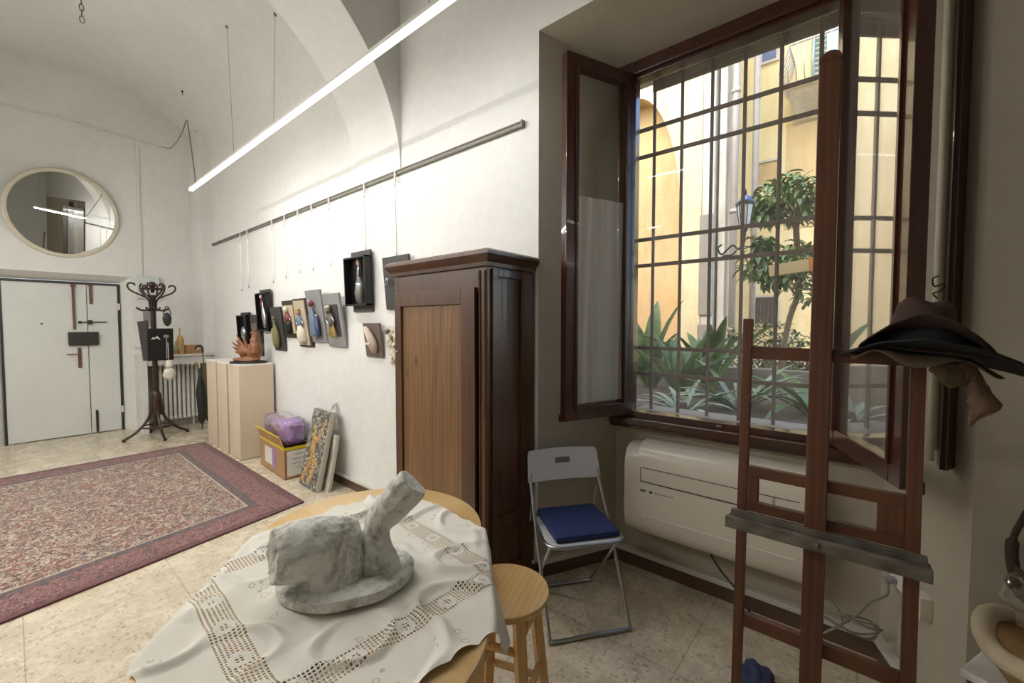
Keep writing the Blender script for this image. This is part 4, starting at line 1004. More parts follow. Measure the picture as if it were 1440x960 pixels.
bmesh.ops.delete(bm, geom=[v for v in bm.verts if not v.link_faces], context='VERTS')
tag(obj('tablecloth', bm, 'lace_cloth', smooth=True), 'white cloth with lace bands draped over the oval table', 'tablecloth')

sc_ = thing('plaster_sculpture', 'rough grey-white plaster sculpture of two log-like limbs on oval base', 'sculpture', (-1.12, .62, TZ+.012))
def L3(x, y, z): return V((x+1.12, y-.62, z-TZ-.012))
bm = nb()
ax1 = V((-1.246, .448, 0)); ax2 = V((-1.029, .74, 0)); e1 = V((.60, .80, 0)); e2 = V((-.80, .60, 0)); c_ = V((-1.138, .612, 0))
n = 56; rings = []
for (k, z) in ((.97, 0), (1.0, .004), (1.0, .022), (.975, .028), (.8, .030), (.4, .032), (.02, .033)):
    ring = []
    for i in range(n):
        a = 2*pi*i/n; q = c_+e1*(.187*k*cos(a))+e2*(.150*k*sin(a)); w_ = 1+.03*noise.noise(V((cos(a)*2, sin(a)*2, 0)))
        ring.append(bm.verts.new(((q.x-c_.x)*w_+c_.x+1.12, (q.y-c_.y)*w_+c_.y-.62, z)))
    rings.append(ring)
for A, B in zip(rings, rings[1:]):
    for k in range(n): bm.faces.new((A[k], A[(k+1) % n], B[(k+1) % n], B[k]))
bm.faces.new(rings[-1]); bm.faces.new(rings[0][::-1]); auto_smooth(obj('base', bm, 'cast_plaster', sc_), 50)
def organic(name, fn, voxel=.004, disp=.008):
    bm = nb(); fn(bm); o = obj(name, bm, 'cast_plaster', sc_, smooth=True)
    m = o.modifiers.new('r', 'REMESH'); m.mode = 'VOXEL'; m.voxel_size = voxel; m.use_smooth_shade = True
    tx = bpy.data.textures.new(name, 'CLOUDS'); tx.noise_scale = .035; tx.noise_depth = 3
    m = o.modifiers.new('s', 'SMOOTH'); m.factor = .5; m.iterations = 2
    m = o.modifiers.new('d', 'DISPLACE'); m.texture = tx; m.strength = disp; m.mid_level = .5; return o
def log_limb(bm):
    P0 = L3(-1.186, .425, .889); ax = (L3(-1.166, .53, .880)-P0).normalized()
    rg = tube(bm, [P0, L3(-1.182, .446, .887), L3(-1.173, .49, .884), L3(-1.167, .54, .880), L3(-1.163, .60, .872), L3(-1.16, .645, .866)], [.066, .074, .080, .078, .070, .056], 20, cap=False)
    bm.faces.new(rg[-1]); r0 = rg[0]; r1 = [bm.verts.new(P0+(v.co-P0)*.62+ax*.014) for v in r0]; r2 = [bm.verts.new(P0+(v.co-P0)*.22+ax*.042) for v in r0]
    for A_, B_ in ((r0, r1), (r1, r2)):
        for k in range(len(A_)): bm.faces.new((A_[k], A_[(k+1) % len(A_)], B_[(k+1) % len(A_)], B_[k]))
    bm.faces.new(r2)
    tube(bm, [L3(-1.13, .555, .77), L3(-1.135, .55, .80), L3(-1.15, .55, .86)], [.080, .062, .055], 14)
    tube(bm, [L3(-1.10, .585, .77), L3(-1.11, .60, .83), L3(-1.14, .61, .88)], [.048, .044, .04], 10)
organic('left_limb', log_limb, disp=.012)
def col_limb(bm):
    tube(bm, [L3(-1.075, .668, .77), L3(-1.085, .672, .82), L3(-1.105, .685, .87), L3(-1.115, .70, .905), L3(-1.09, .73, .95), L3(-1.06, .765, 1.0), L3(-1.048, .78, 1.02)], [.05, .046, .042, .045, .051, .055, .053], 9)
    tube(bm, [L3(-1.055, .69, .77), L3(-1.07, .69, .82), L3(-1.10, .70, .86)], [.045, .036, .02], 14)
organic('right_limb', col_limb, disp=.010)

# ------------------------------------------------------------------ stool
so = thing('round_stool', 'round pale wooden stool tucked beside the table', 'stool', (-.925, 1.06, 0), (0, 0, rad(20)))
bm = nb(); lathe(bm, [(.128, .575), (.146, .58), (.152, .59), (.15, .602), (.142, .607), (.0, .608)], n=40, cap=False); bm.faces.new([v for v in bm.verts if abs(v.co.z-.575) < 1e-5][::-1]); auto_smooth(obj('seat', bm, 'stool_oak', so))
tops = []
for k in range(4):
    a = rad(45+90*k); c_, s_ = cos(a), sin(a); bm = nb(); beam(bm, (.175*c_, .175*s_, 0), (.108*c_, .108*s_, .577), .034, .034, up=(c_, s_, 0), bevel=.003); obj('leg', bm, 'stool_oak', so)
for k in range(4):
    a, b_ = rad(45+90*k), rad(135+90*k)
    for z in ((.30, .50) if k % 2 else (.24, .46)):
        r = .175-.067*z/.577; bm = nb(); tube(bm, [(r*cos(a), r*sin(a), z), (r*cos(b_), r*sin(b_), z)], .0125, 10); obj('stretcher', bm, 'stool_oak', so, smooth=True)

# ------------------------------------------------------------------ folding chair
ch = thing('folding_chair', 'white and steel folding chair standing in the window niche', 'chair', (-1.14, 1.872, 0), (0, 0, atan2(.799, .602)))
# local x = chair's right->left along r, local -y = front
def fr(f): return -f
bm = nb()
pts = [(-.19, fr(-.20), .70), (-.2, fr(-.155), .62), (-.205, fr(.02), .33), (-.205, fr(.18), .05), (-.19, fr(.2), .012), (0, fr(.2), .012), (.19, fr(.2), .012), (.205, fr(.18), .05), (.205, fr(.02), .33), (.2, fr(-.155), .62), (.19, fr(-.20), .70)]
tube(bm, curve(pts, 5), .0095, 8); obj('front_frame', bm, 'steel', ch, smooth=True)
bm = nb()
pts = [(-.178, fr(.13), .43), (-.178, fr(-.04), .22), (-.178, fr(-.2), .03), (-.165, fr(-.215), .012), (.165, fr(-.215), .012), (.178, fr(-.2), .03), (.178, fr(-.04), .22), (.178, fr(.13), .43)]
tube(bm, pts, .009, 8); obj('rear_frame', bm, 'steel', ch, smooth=True)
bm = nb()
for sx_ in (-1, 1): beam(bm, (sx_*.186, fr(-.17), .60), (sx_*.186, fr(-.22), .40), .012, .006)
for sx_ in (-1, 1): lathe(bm, [(.01, -.005), (.01, .005)], (sx_*.195, fr(-.08), .49), 10)
obj('hinge_strut', bm, 'steel', ch)
# backrest with hand slot
bm = nb(); bw, z0, z1 = .212, .635, .80
nx, nz = 28, 10; gg = []
def bp(u, w): # u -1..1, w 0..1
    x = u*bw*(1-.035*w); 
    if w > .85: x *= 1-.04*((w-.85)/.15)**2
    y = fr(-.165-.045*w-.018*(1-u*u)); z = z0+(z1-z0)*w-.006*u*u*(w > .5)
    return V((x, y, z))
for lay in (0, .008):
    G = [[bm.verts.new(bp(2*i/nx-1, j/nz)+V((0, lay, 0))) for i in range(nx+1)] for j in range(nz+1)]; gg.append(G)
slot = lambda i, j: 11 <= i <= 16 and 5 <= j <= 6
for G in gg:
    for j in range(nz):
        for i in range(nx):
            if not slot(i, j): bm.faces.new((G[j][i], G[j][i+1], G[j+1][i+1], G[j+1][i]))
A, B = gg
def side(p, q): bm.faces.new((A[p[0]][p[1]], A[q[0]][q[1]], B[q[0]][q[1]], B[p[0]][p[1]]))
for i in range(nx): side((0, i), (0, i+1)); side((nz, i), (nz, i+1))
for j in range(nz): side((j, 0), (j+1, 0)); side((j, nx), (j+1, nx))
for i in range(11, 17): side((5, i), (5, i+1)); side((7, i), (7, i+1))
for j in (5, 6): side((j, 11), (j+1, 11)); side((j, 17), (j+1, 17))
auto_smooth(obj('backrest', bm, 'chair_plastic', ch), 40)
bm = nb(); sp_ = []
for i in range(40):
    a = 2*pi*i/40; cx_, cy_ = cos(a), sin(a); sp_.append((math.copysign(abs(cx_)**.35, cx_)*(.185+.012*(cy_ < 0)), math.copysign(abs(cy_)**.35, cy_)*.195+.02))
prism(bm, sp_, .432, .447); auto_smooth(obj('seat', bm, 'chair_plastic', ch), 40)
bm = nb(); tube(bm, [(x*1.02, y*1.0+.0, .437) for x, y in sp_], .009, 8, closed=True); obj('seat_rim', bm, 'steel', ch, smooth=True)
cu_ = thing('seat_cushion', 'square navy blue cushion lying on the folding chair seat', 'cushion', (-1.145, 1.887, .449), (0, 0, atan2(.799, .602)))
bm = nb(); bx(bm, -.168, .168, -.165, .175, 0, .032, .012)
obj('pad', bm, 'blue_fabric', cu_, smooth=False); 

# ------------------------------------------------------------------ easel
es = thing('studio_easel', 'tall reddish wooden studio easel in front of the window', 'easel', (-.09, 1.42, 0), (rad(-3.0), 0, 0))
ex0, ex1 = -.212, .205
def eb(x0, x1, z0, z1, y0=-.0125, y1=.0125, bv=.002):
    bm = nb(); bx(bm, x0, x1, y0, y1, z0, z1, bv); return bm
obj('upright', eb(ex0-.0, ex0+.026, 0.04, 1.52), 'easel_wood', es); obj('upright', eb(ex1-.030, ex1, .04, 1.438), 'easel_wood', es)
bm = nb(); mx0, mx1 = -.036, .015
bx(bm, mx0, mx1, -.03, -.013, .1, 2.20, .003)
es_m = obj('mast', bm, 'easel_wood', es); bm = nb(); bx(bm, mx0, mx1, -.030, -.013, .1, 2.245, .003); prism(bm, [((mx0+mx1)/2+.026*cos(a), 2.245+.026*sin(a)) for a in [pi*i/14 for i in range(15)]], -.030, -.013, lambda x, z, y: V((x, y, z))); bm.to_mesh(es_m.data); bm.free()
obj('crossbar', eb(ex0+.026, ex1-.03, 1.395, 1.433, -.010, .012), 'easel_bar', es)
obj('crossbar', eb(ex0+.026, ex1-.03, 1.03, 1.063, -.012, .012), 'easel_bar', es)
obj('crossbar', eb(ex0+.026, ex1-.03, .925, .955, -.012, .012), 'easel_bar', es)
obj('corner_block', eb(ex0+.026, ex0+.056, .955, 1.03, -.012, .012), 'easel_wood', es); obj('corner_block', eb(ex1-.085, ex1-.03, .955, 1.03, -.012, .012), 'easel_wood', es)
bm = nb(); bx(bm, ex0-.018, ex1+.018, -.075, -.012, .895, .907, .002); bx(bm, ex0-.018, ex1+.018, -.08, -.062, .882, .915, .003); bx(bm, ex0-.012, ex1+.012, -.035, -.012, .907, .925, .002); lathe(bm, [(.006, 0), (.006, .01), (.003, .014)], (.0, -.085, .895), 8); obj('canvas_tray', bm, 'easel_tray', es, label='paint stained grey tray')
obj('crossbar', eb(ex0+.026, ex1-.03, .565, .605, -.010, .012), 'easel_bar', es)
for x in (ex0+.013, ex1-.015): bm = nb(); bx(bm, x-.02, x+.02, -.25, .28, 0.0, .05, .004); o = obj('foot', bm, 'easel_wood', es)

# hats on top of the easel's right upright
def hat(loc, rot, crown, rb, zf, mat, under, lab, extra=None):
    e = thing('wide_brimmed_hat', lab, 'hat', loc, rot); n = 48
    cw_, cd_, ch_ = crown
    bm = nb(); prof = [(1.0, 0), (.98, .25), (.93, .55), (.84, .82), (.6, 1.0), (.25, .96), (0.02, .90)]; rings = []
    for r, z in prof:
        rings.append([bm.verts.new((cw_*r*cos(2*pi*i/n), cd_*r*sin(2*pi*i/n), ch_*z*(1+.12*sin(2*pi*i/n*2+1)*z)+.006*noise.noise(V((cos(2*pi*i/n)*3, sin(2*pi*i/n)*3, z*3))))) for i in range(n)])
    for A, B in zip(rings, rings[1:]):
        for k in range(n): bm.faces.new((A[k], A[(k+1) % n], B[(k+1) % n], B[k]))
    bm.faces.new(rings[-1]); o = obj('crown', bm, mat, e, smooth=True)
    bm = nb(); rings = []
    for t_ in (0, .2, .4, .6, .8, 1.0):
        ring = []
        for i in range(n):
            a = 2*pi*i/n; R1, R2 = (cw_, cd_); ro = rb(a); r0 = sqrt((cw_*cos(a))**2+(cd_*sin(a))**2)*.98
            r = r0+(ro-r0)*t_; ring.append(bm.verts.new((r*cos(a), r*sin(a), zf(a)*t_**1.4+.004*noise.noise(V((cos(a)*4, sin(a)*4, t_*3))))))
        rings.append(ring)
    for A, B in zip(rings, rings[1:]):
        for k in range(n): bm.faces.new((A[k], A[(k+1) % n], B[(k+1) % n], B[k]))
    o = obj('brim', bm, mat, e, smooth=True); m = o.modifiers.new('s', 'SOLIDIFY'); m.thickness = .0035; m.offset = 0
    return e
# angle: 0=+x (right), -90deg = toward the camera
h2 = hat((.112, 1.44, 1.442), (rad(-3), rad(7), 0), (.075, .08, .06), lambda a: .172+.022*cos(a)+.012*sin(3*a)+.012*(cos(a) < 0)*abs(cos(a)), lambda a: -.020-.020*cos(2*a)-.013*sin(a), 'hat_black', 'hat_lining', 'wide black felt hat on the easel, under the brown hat')
bm = nb(); n = 36; rings = []
for t_ in (0, .5, 1):
    rings.append([bm.verts.new(((.08+.062*t_)*cos(rad(180+i*4.2)), (.085+.06*t_)*sin(rad(180+i*4.2)), -.012-t_*(.022+.014*sin(i*.42)))) for i in range(n)])
for A, B in zip(rings, rings[1:]):
    for k in range(n-1): bm.faces.new((A[k], A[k+1], B[k+1], B[k]))
o = obj('lining', bm, 'hat_lining', h2, smooth=True); o.modifiers.new('s', 'SOLIDIFY').thickness = .002
h1 = hat((.100, 1.445, 1.474), (rad(-16), rad(6), 0), (.062, .07, .082), lambda a: .104+.018*abs(cos(a))+.008*cos(a), lambda a: -.046*abs(cos(a))**1.5+.024*(sin(a) < 0)*abs(sin(a))**3, 'hat_brown', 'hat_black', 'crumpled brown hat stacked on top of the black hat')
e = thing('hanging_scarf', 'patterned brown scarf dangling from the hats on the right', 'scarf', (.0, 0, 0))
def strip(bm, pts, w0, w1, amp, seed):
    c = curve(pts, 8); n_ = len(c); m_ = 14; g_ = []
    for i, p in enumerate(c):
        t_ = i/(n_-1); w_ = w0+(w1-w0)*t_; g_.append([bm.verts.new(p+V(((k/m_-.5)*w_, amp*sin(k*.75+i*.1+seed)+amp*noise.noise(V((k*.4, i*.2, seed))), .006*sin(k*.9+seed)))) for k in range(m_+1)])
    for A, B in zip(g_, g_[1:]):
        for k in range(m_): bm.faces.new((A[k], A[k+1], B[k+1], B[k]))
def drape(pts, rad_, flat, seed, name, mat):
    bm = nb(); c = curve(pts, 8); n_ = len(c); rr = [rad_[min(len(rad_)-1, int(i/(n_-1)*(len(rad_)-1)+.5))] for i in range(n_)]
    rr = [(rr[max(0, i-2)]+rr[i]+rr[min(n_-1, i+2)])/3 for i in range(n_)]
    tube(bm, c, rr, 28); cy_ = sum(p.y for p in c)/n_
    for v in bm.verts:
        k = noise.noise(V((v.co.x*70, v.co.y*70, v.co.z*14+seed))); v.co.y = cy_+(v.co.y-cy_)*flat+k*.006; v.co.x += noise.noise(V((v.co.x*30, seed, v.co.z*30)))*.010
    obj(name, bm, mat, e, smooth=True)
drape([(.165, 1.41, 1.41), (.182, 1.405, 1.375), (.196, 1.40, 1.345), (.20, 1.40, 1.32), (.192, 1.40, 1.298), (.182, 1.40, 1.27)], [.022, .020, .017, .021, .026, .020, .010, .003], .5, 2, 'tail', 'scarf')
drape([(.125, 1.40, 1.405), (.15, 1.40, 1.385), (.165, 1.40, 1.362)], [.016, .026, .028, .018], .5, 5, 'fold', 'hat_lining')

# blue cloth on floor
bm = nb(); blob(bm, (0, 0, .035), (.07, .09, .045), 3, .35, 5, 4)
for v in bm.verts: v.co.z = max(.002, v.co.z)
o = obj('crumpled_cloth', bm, 'blue_cloth', smooth=True); o.location = (-.315, 1.93, 0); tag(o, 'crumpled blue cloth on the floor behind the left easel upright', 'cloth')

# straw bag, crate and wrapped bouquet at the lower right
cx0, cy0 = .355, 1.58
e = thing('wooden_crate', 'small dark crate with white edge at the lower right corner', 'crate', (cx0, cy0, 0), (0, 0, rad(-24)))
bm = nb(); bx(bm, -.105, .19, -.12, .15, 0, .62, .004); obj('body', bm, 'dark_frame', e)
bm = nb(); bx(bm, -.115, .20, -.13, .16, .62, .64, .004); obj('lid', bm, 'white_paint', e)
e = thing('straw_hat', 'straw hat with thick pale rim lying on the crate at the lower right', 'hat', (cx0, cy0-.01, .641), (rad(6), rad(8), 0))
bm = nb(); tube(bm, [(.125*cos(a), .125*sin(a), .075+.012*sin(3*a)) for a in [2*pi*i/40 for i in range(40)]], .022, 12, closed=True)
for v in bm.verts: v.co += V((0, 0, 1))*.006*noise.noise(v.co*40)
obj('rim', bm, 'straw_pale', e, smooth=True)
bm = nb(); lathe(bm, [(.09, .0), (.118, .03), (.122, .07), (.10, .082), (.06, .078), (.02, .076)], n=36)
for v in bm.verts: v.co += V((0, 0, .008*noise.noise(v.co*30)))
obj('weave', bm, 'straw', e, smooth=True)
e = thing('wrapped_bouquet', 'dried bouquet in clear cellophane leaning above the straw hat', 'bouquet', (cx0+.035, cy0+.02, .735), (0, rad(-28), 0))
bm = nb(); tube(bm, curve([(0, 0, -.02), (-.01, 0, .05), (-.015, 0, .11), (-.01, 0, .17)], 4), [.02, .03, .036, .042, .05, .052, .052, .05, .05, .045, .04, .03, .015], 14)
for v in bm.verts: k = noise.noise(v.co*26); v.co += V((k, noise.noise(v.co*26+V((9, 0, 0))), 0))*.024
obj('cellophane', bm, 'film', e, smooth=False)
bm = nb(); random.seed(5)
for k in range(12): a = random.uniform(0, 6.28); tube(bm, [(0, 0, 0), (.035*cos(a), .03*sin(a), .10+.05*random.random())], [.002, .003], 5); blob(bm, (.035*cos(a), .03*sin(a), .12+.05*random.random()), (.01, .01, .016), k, .4, 4, 1)
obj('dried_stems', bm, 'hat_lining', e, smooth=True)
bm = nb(); blob(bm, (.02, -.035, .04), (.016, .014, .016), 1, .4, 4, 2); obj('ribbon', bm, 'black_gloss', e, smooth=True)
# curled leather strap thing on wall at the far right edge
bm = nb(); tube(bm, curve([(.378, 1.95, .94), (.352, 1.945, .84), (.36, 1.94, .74), (.395, 1.935, .65)], 8), [.008]*8+[.015]*10+[.011]*7, 10)
tag(obj('leather_strap', bm, 'hat_brown', smooth=True), 'brown leather strap hanging on the wall at the right edge', 'strap')

# ------------------------------------------------------------------ pendant LED lamps
def led(y, z, x0, x1, lab, power):
    e = thing('linear_pendant', lab, 'lamp', ((x0+x1)/2, y, z)); L = (x1-x0)/2
    bm = nb(); bx(bm, -L, L, -.017, .017, .0, .022, .002); obj('housing', bm, 'white_paint', e)
    bm = nb(); bx(bm, -L+.003, L-.003, -.0168, .0168, -.012, .001, .004); obj('diffuser', bm, 'led', e)
    for sg in (-1, 1):
        ld = bpy.data.lights.new('led_area', 'AREA'); ld.shape = 'RECTANGLE'; ld.size = 2*L; ld.size_y = .02; ld.energy = power/2; ld.color = (1, .985, .965)
        lo = bpy.data.objects.new('led_light', ld); COL.objects.link(lo); lo.parent = e; lo.location = (0, sg*.024, -.012); lo.rotation_euler = (sg*rad(36), 0, 0)
    return e
lp = led(1.22, 2.855, -5.26, -1.2, 'long thin lit LED bar hanging below the vault over the picture wall', 34)
def susp(bm, p, q): tube(bm, [p, q], .0016, 5)
off = V(((-5.26-1.2)/2, 1.22, 2.855))
for (a, b_) in (((-3.98, 1.22, 2.87), (-5.149, 1.544, 4.577)), ((-3.18, 1.22, 2.87), (-4.404, 1.725, 4.455)), ((-1.5, 1.22, 2.87), (-1.5, 1.25, 4.69))):
    bm = nb(); susp(bm, V(a)-off, V(b_)-off); lathe(bm, [(.012, -.015), (.016, .01)], V(b_)-off, 8); obj('suspension_wire', bm, 'rail_metal', lp)
bm = nb(); pts = [(-5.2, 1.22, 2.87), (-5.3, 1.27, 2.96), (-5.8, 1.368, 3.405), (-6.1, 1.41, 3.8), (-6.2, 1.417, 3.9), (-6.4, 1.42, 3.82), (-7.0, 1.486, 3.886), (-7.4, 1.50, 3.92), (-7.95, 1.54, 4.09)]
tube(bm, curve([V(p)-off for p in pts], 5), .006, 6); obj('power_cable', bm, 'cable_grey', lp, smooth=True)
led(-.74, 2.855, -6.8, -2.2, 'added LED bar along the left wall, out of view', 96)  # added lamp outside the view, brightens table, rug and door
e = thing('added_vault_light', 'added lamp on the left wall, out of view, brightening the vault', 'lamp', (-5.4, YL, 2.75))  # added fill lamp outside the view, lifts the vault
bm = nb(); lathe(bm, [(.03, -.12), (.10, -.02), (.14, .08)], (0, .15, 0), 24); bx(bm, -.03, .03, 0, .1, -.05, .03); obj('shade', bm, 'white_paint', e)
bm = nb(); lathe(bm, [(.05, .081), (.11, .084), (.0, .088)], (0, .15, 0), 20, cap=False); obj('bulb', bm, 'led', e)
ld = bpy.data.lights.new('vault_fill', 'AREA'); ld.shape = 'DISK'; ld.size = .24; ld.energy = 5; ld.color = (1, .95, .88)
lo = bpy.data.objects.new('vault_fill_light', ld); COL.objects.link(lo); lo.parent = e; lo.location = (0, .15, .10); lo.rotation_euler = (pi, 0, 0)
# chain and hooks on vault
e = thing('ceiling_chain', 'short chain hanging from the vault at the top left', 'chain', (-4.0, .37, 3.47))
bm = nb()
for k in range(34):
    c = V((0, 0, 1.30-.0385*k)); a = (k % 2)*pi/2
    tube(bm, [c+V((.011*cos(t_)*cos(a), .011*cos(t_)*sin(a), .024*sin(t_))) for t_ in [2*pi*i/10 for i in range(10)]], .003, 5, closed=True)
obj('links', bm, 'rail_metal', e)
def vz(y): return VS+VB*sqrt(max(0, 1-((y-YC)/VA)**2))
for x, y, l in ((-6.97, 1.56, 'small dark ceiling hook left of the LED bar'), (-7.6, 1.85, 'small dark hook near the far corner of the vault')):
    bm = nb(); z = vz(y); lathe(bm, [(.014, 0), (.01, -.02)], (x, y, z), 8); tube(bm, [(x, y, z-.02), (x+.012, y, z-.035), (x, y, z-.05), (x-.012, y, z-.04)], .004, 6); tag(obj('ceiling_hook', bm, 'dark_metal'), l, 'hook')

# ------------------------------------------------------------------ courtyard outside
bm = nb(); quad(bm, (-14, YO, -.4), (10, YO, -.4), (10, 22, -.4), (-14, 22, -.4)); struct(obj('ground', bm, 'stone'), 'courtyard paving')
pb = thing('planting_bed', 'raised planting bed with stone kerb right outside the window', 'planting bed', (-.8, 3.9, -.4))
bm = nb(); bx(bm, -3.2, 4.2, -.95, 1.3, 0, 1.2); obj('soil', bm, 'soil', pb)
bm = nb(); bx(bm, -3.2, 4.2, -1.03, -.95, 0, 1.27, .01); bx(bm, -3.2, 4.2, 1.3, 1.45, 0, 1.42, .01); obj('kerb', bm, 'stone', pb)
# left house with arch
FY = 7.0
hl = thing('yellow_house', 'pale yellow house with a tall ochre arch, left in the courtyard', 'house', (-4.5, FY, -.4))
acx, acr, acs = -3.15, .80, 3.1   # arch centre x, radius, spring z (world)
bm = nb(); N2 = 30
def hp(x, z, y=0): return V((x+4.5, y, z+.4))
X0, X1, ZT = -12, -2.04, 7.6
arch = [(acx-acr, -.4), (acx-acr, acs)]+[(acx-acr*cos(pi*i/N2), acs+acr*2.8*sin(pi*i/N2)) for i in range(1, N2)]+[(acx+acr, acs), (acx+acr, -.4)]
quad(bm, hp(X0, -.4), hp(acx-acr, -.4), hp(acx-acr, ZT), hp(X0, ZT)); quad(bm, hp(acx+acr, -.4), hp(X1, -.4), hp(X1, ZT), hp(acx+acr, ZT))
top = arch[1:-1]
for (p, q) in zip(top, top[1:]): quad(bm, hp(p[0], p[1]), hp(q[0], q[1]), hp(q[0], ZT), hp(p[0], ZT))
quad(bm, hp(X1, -.4), hp(X1, -.4, 1.9), hp(X1, ZT, 1.9), hp(X1, ZT))
obj('wall', bm, 'facade_pale', hl)
bm = nb()
for (p, q) in zip(arch, arch[1:]): quad(bm, hp(*p), hp(*q), hp(*q, .35), hp(*p, .35))
quad(bm, hp(acx-acr, -.4, .35), hp(acx+acr, -.4, .35), hp(acx+acr, 5.6, .35), hp(acx-acr, 5.6, .35)); obj('arch_recess', bm, 'facade_orange', hl, label='ochre arch recess')
# quoin pillar between the two houses and pipes
ql = thing('stone_pilaster', 'worn pale pilaster between the two houses', 'pilaster', (-1.88, FY+.1, -.4))
bm = nb(); bx(bm, -.17, .02, -.08, .3, 0, 11, .02); bx(bm, .06, .16, .0, .3, 0, 11, .02)
for v in bm.verts: pass
obj('shaft', bm, 'facade_grey', ql)
bm = nb(); bx(bm, -.19, .04, -.11, -.08, 0, 1.9, .01); bx(bm, -.18, .03, -.11, -.08, 2.05, 3.6, .01); obj('cladding', bm, 'stone', ql)
for (x, y, r, l) in ((-1.62, 7.2, .05, 'left drainpipe between the courtyard houses'), (-1.42, 7.6, .045, 'right drainpipe beside the lantern')):
    bm = nb(); tube(bm, [(x, y, -.4), (x, y, 10.5)], r, 12)
    for z in (1.4, 3.2, 5.0, 6.9): lathe(bm, [(r*1.25, 0), (r*1.25, .06)], (x, y, z), 12)
    tag(obj('drainpipe', bm, 'pipe', smooth=True), l, 'drainpipe')
# right house
HY = 9.0
hr = thing('yellow_house', 'warm yellow house with balcony, right in the courtyard', 'house', (1, HY, -.4))
bm = nb(); bx(bm, -4.2, -1.86, 0, 4, 0, 8.2); bx(bm, -4.2, 3.5, .004, 4, 0, 5.9); obj('wall', bm, 'facade_yellow', hr)
def hw(x, z): return (x-1, z+.4)
a, b_ = hw(-1.13, 5.33); yb_ = -.7
bm = nb(); bx(bm, a, a+2.2, yb_, 0, b_, b_+.1, .02)
prism(bm, [(yb_+.05, b_), (0, b_), (0, b_-.34), (-.1, b_-.32)], a+.03, a+2.15, lambda y, z, x: V((x, y, z))); obj('balcony_slab', bm, 'facade_grey', hr)
bm = nb(); zb_ = b_+.1
def bul(x, y, dx, dy):
    tube(bm, curve([(x, y, zb_), (x+dx*.5, y+dy*.5, zb_+.06), (x+dx, y+dy, zb_+.2), (x+dx*.4, y+dy*.4, zb_+.4), (x, y, zb_+.6)], 4), .010, 5)
for k in range(20): bul(a+.03+.11*k, yb_+.02, 0, -.14)
for k in range(7): bul(a+.03, yb_+.02+.11*k, -.14, 0)
tube(bm, [(a+.03, 0, zb_+.6), (a+.03, yb_+.02, zb_+.6), (a+2.2, yb_+.02, zb_+.6)], .018, 6); obj('balcony_railing', bm, 'pipe', hr)
bm = nb(); bx(bm, hw(-1.2, 0)[0], hw(0.5, 0)[0], -.012, .0, hw(0, 3.2)[1], b_-.3); obj('ochre_patch', bm, 'facade_orange', hr, label='more ochre patch of wall under the balcony')
def opening(x0, x1, z0, z1, mat, nm='window', fm='facade_grey'):
    a0, c0 = hw(x0, z0); a1, c1 = hw(x1, z1)
    bm = nb(); bx(bm, a0, a1, -.02, .0, c0, c1); o = obj(nm, bm, mat, hr)
    bm = nb(); t_ = .04; bx(bm, a0-t_, a0, -.05, .0, c0-t_, c1+t_); bx(bm, a1, a1+t_, -.05, 0, c0-t_, c1+t_); bx(bm, a0, a1, -.05, 0, c1, c1+t_); bx(bm, a0, a1, -.05, 0, c0-t_, c0); obj('frame', bm, fm, o)
    return o
opening(-1.60, -1.38, 6.25, 6.62, 'window_dark')
gw = opening(-1.62, -1.28, 1.52, 2.0, 'grate')
bm = nb(); a0, c0 = hw(-1.62, 1.52)
for k in range(6): bx(bm, a0+.06*k+.02, a0+.06*k+.035, -.06, -.045, c0, c0+.48)
for k in range(5): bx(bm, a0, a0+.34, -.065, -.05, c0+.1*k+.02, c0+.1*k+.035)
obj('grating', bm, 'iron', gw)
opening(-1.62, -1.30, 4.05, 4.45, 'facade_orange')
bm = nb(); a0, c0 = hw(-.86, 5.5)
bx(bm, a0, a0+.05, -.08, 0, c0, c0+2.2)
for k in range(26): box(bm, (a0+.12, -.05, c0+.05+.083*k), (.18, .012, .06), Matrix.Rotation(.5, 3, 'X'))
obj('shutter', bm, 'shutter_green', hr)
# lantern on bracket
ln = thing('street_lantern', 'old street lantern with blue cap on an iron wall bracket', 'lantern', (-1.0, 4.9, 2.50)); ln.scale = (.86, .86, .86)
bm = nb(); lathe(bm, [(.0, -.14), (.012, -.13), (.02, -.06), (.04, -.02), (.055, .0)], n=8, cap=False); lathe(bm, [(.10, .26), (.105, .29), (.07, .31)], n=6); lathe(bm, [(.012, .37), (.02, .4), (.008, .45)], n=8)
for k in range(6): a = pi/3*k; tube(bm, [(.055*cos(a), .055*sin(a), 0), (.09*cos(a), .09*sin(a), .26)], .006, 5)
obj('frame', bm, 'lantern_metal', ln)
bm = nb(); lathe(bm, [(.052, .002), (.086, .255)], n=6); obj('glass', bm, 'lantern_glass', ln)
bm = nb(); lathe(bm, [(.075, .31), (.06, .35), (.02, .375)], n=6); obj('cap', bm, 'lantern_blue', ln)
bm = nb(); tube(bm, [(0, 0, -.16), (-.10, .35, -.2), (-.22, 1.25, -.22)], .014, 6); tube(bm, curve([(0, 0, -.14), (-.02, .0, -.2), (-.08, .1, -.24), (-.15, .12, -.18), (-.2, .1, -.22), (-.28, .12, -.28), (-.32, .1, -.2), (-.27, .1, -.16)], 5), .012, 6); tube(bm, curve([(-.1, .1, -.25), (-.16, .1, -.3), (-.24, .1, -.3), (-.3, .1, -.34)], 5), .01, 6); obj('bracket', bm, 'lantern_metal', ln, smooth=True)
# beam with orange end
bm = nb(); e = thing('timber_beam', 'pale timber beam with orange end resting in the tree', 'beam', (-.52, 4.9, 2.06), (0, rad(-6), 0))
bx(bm, -.25, .08, -.04, .04, -.06, .05, .004); obj('pale_part', bm, 'pale_wood', e); bm = nb(); bx(bm, .081, .5, -.05, .05, -.07, .06, .006); obj('orange_part', bm, 'orange_paint', e)

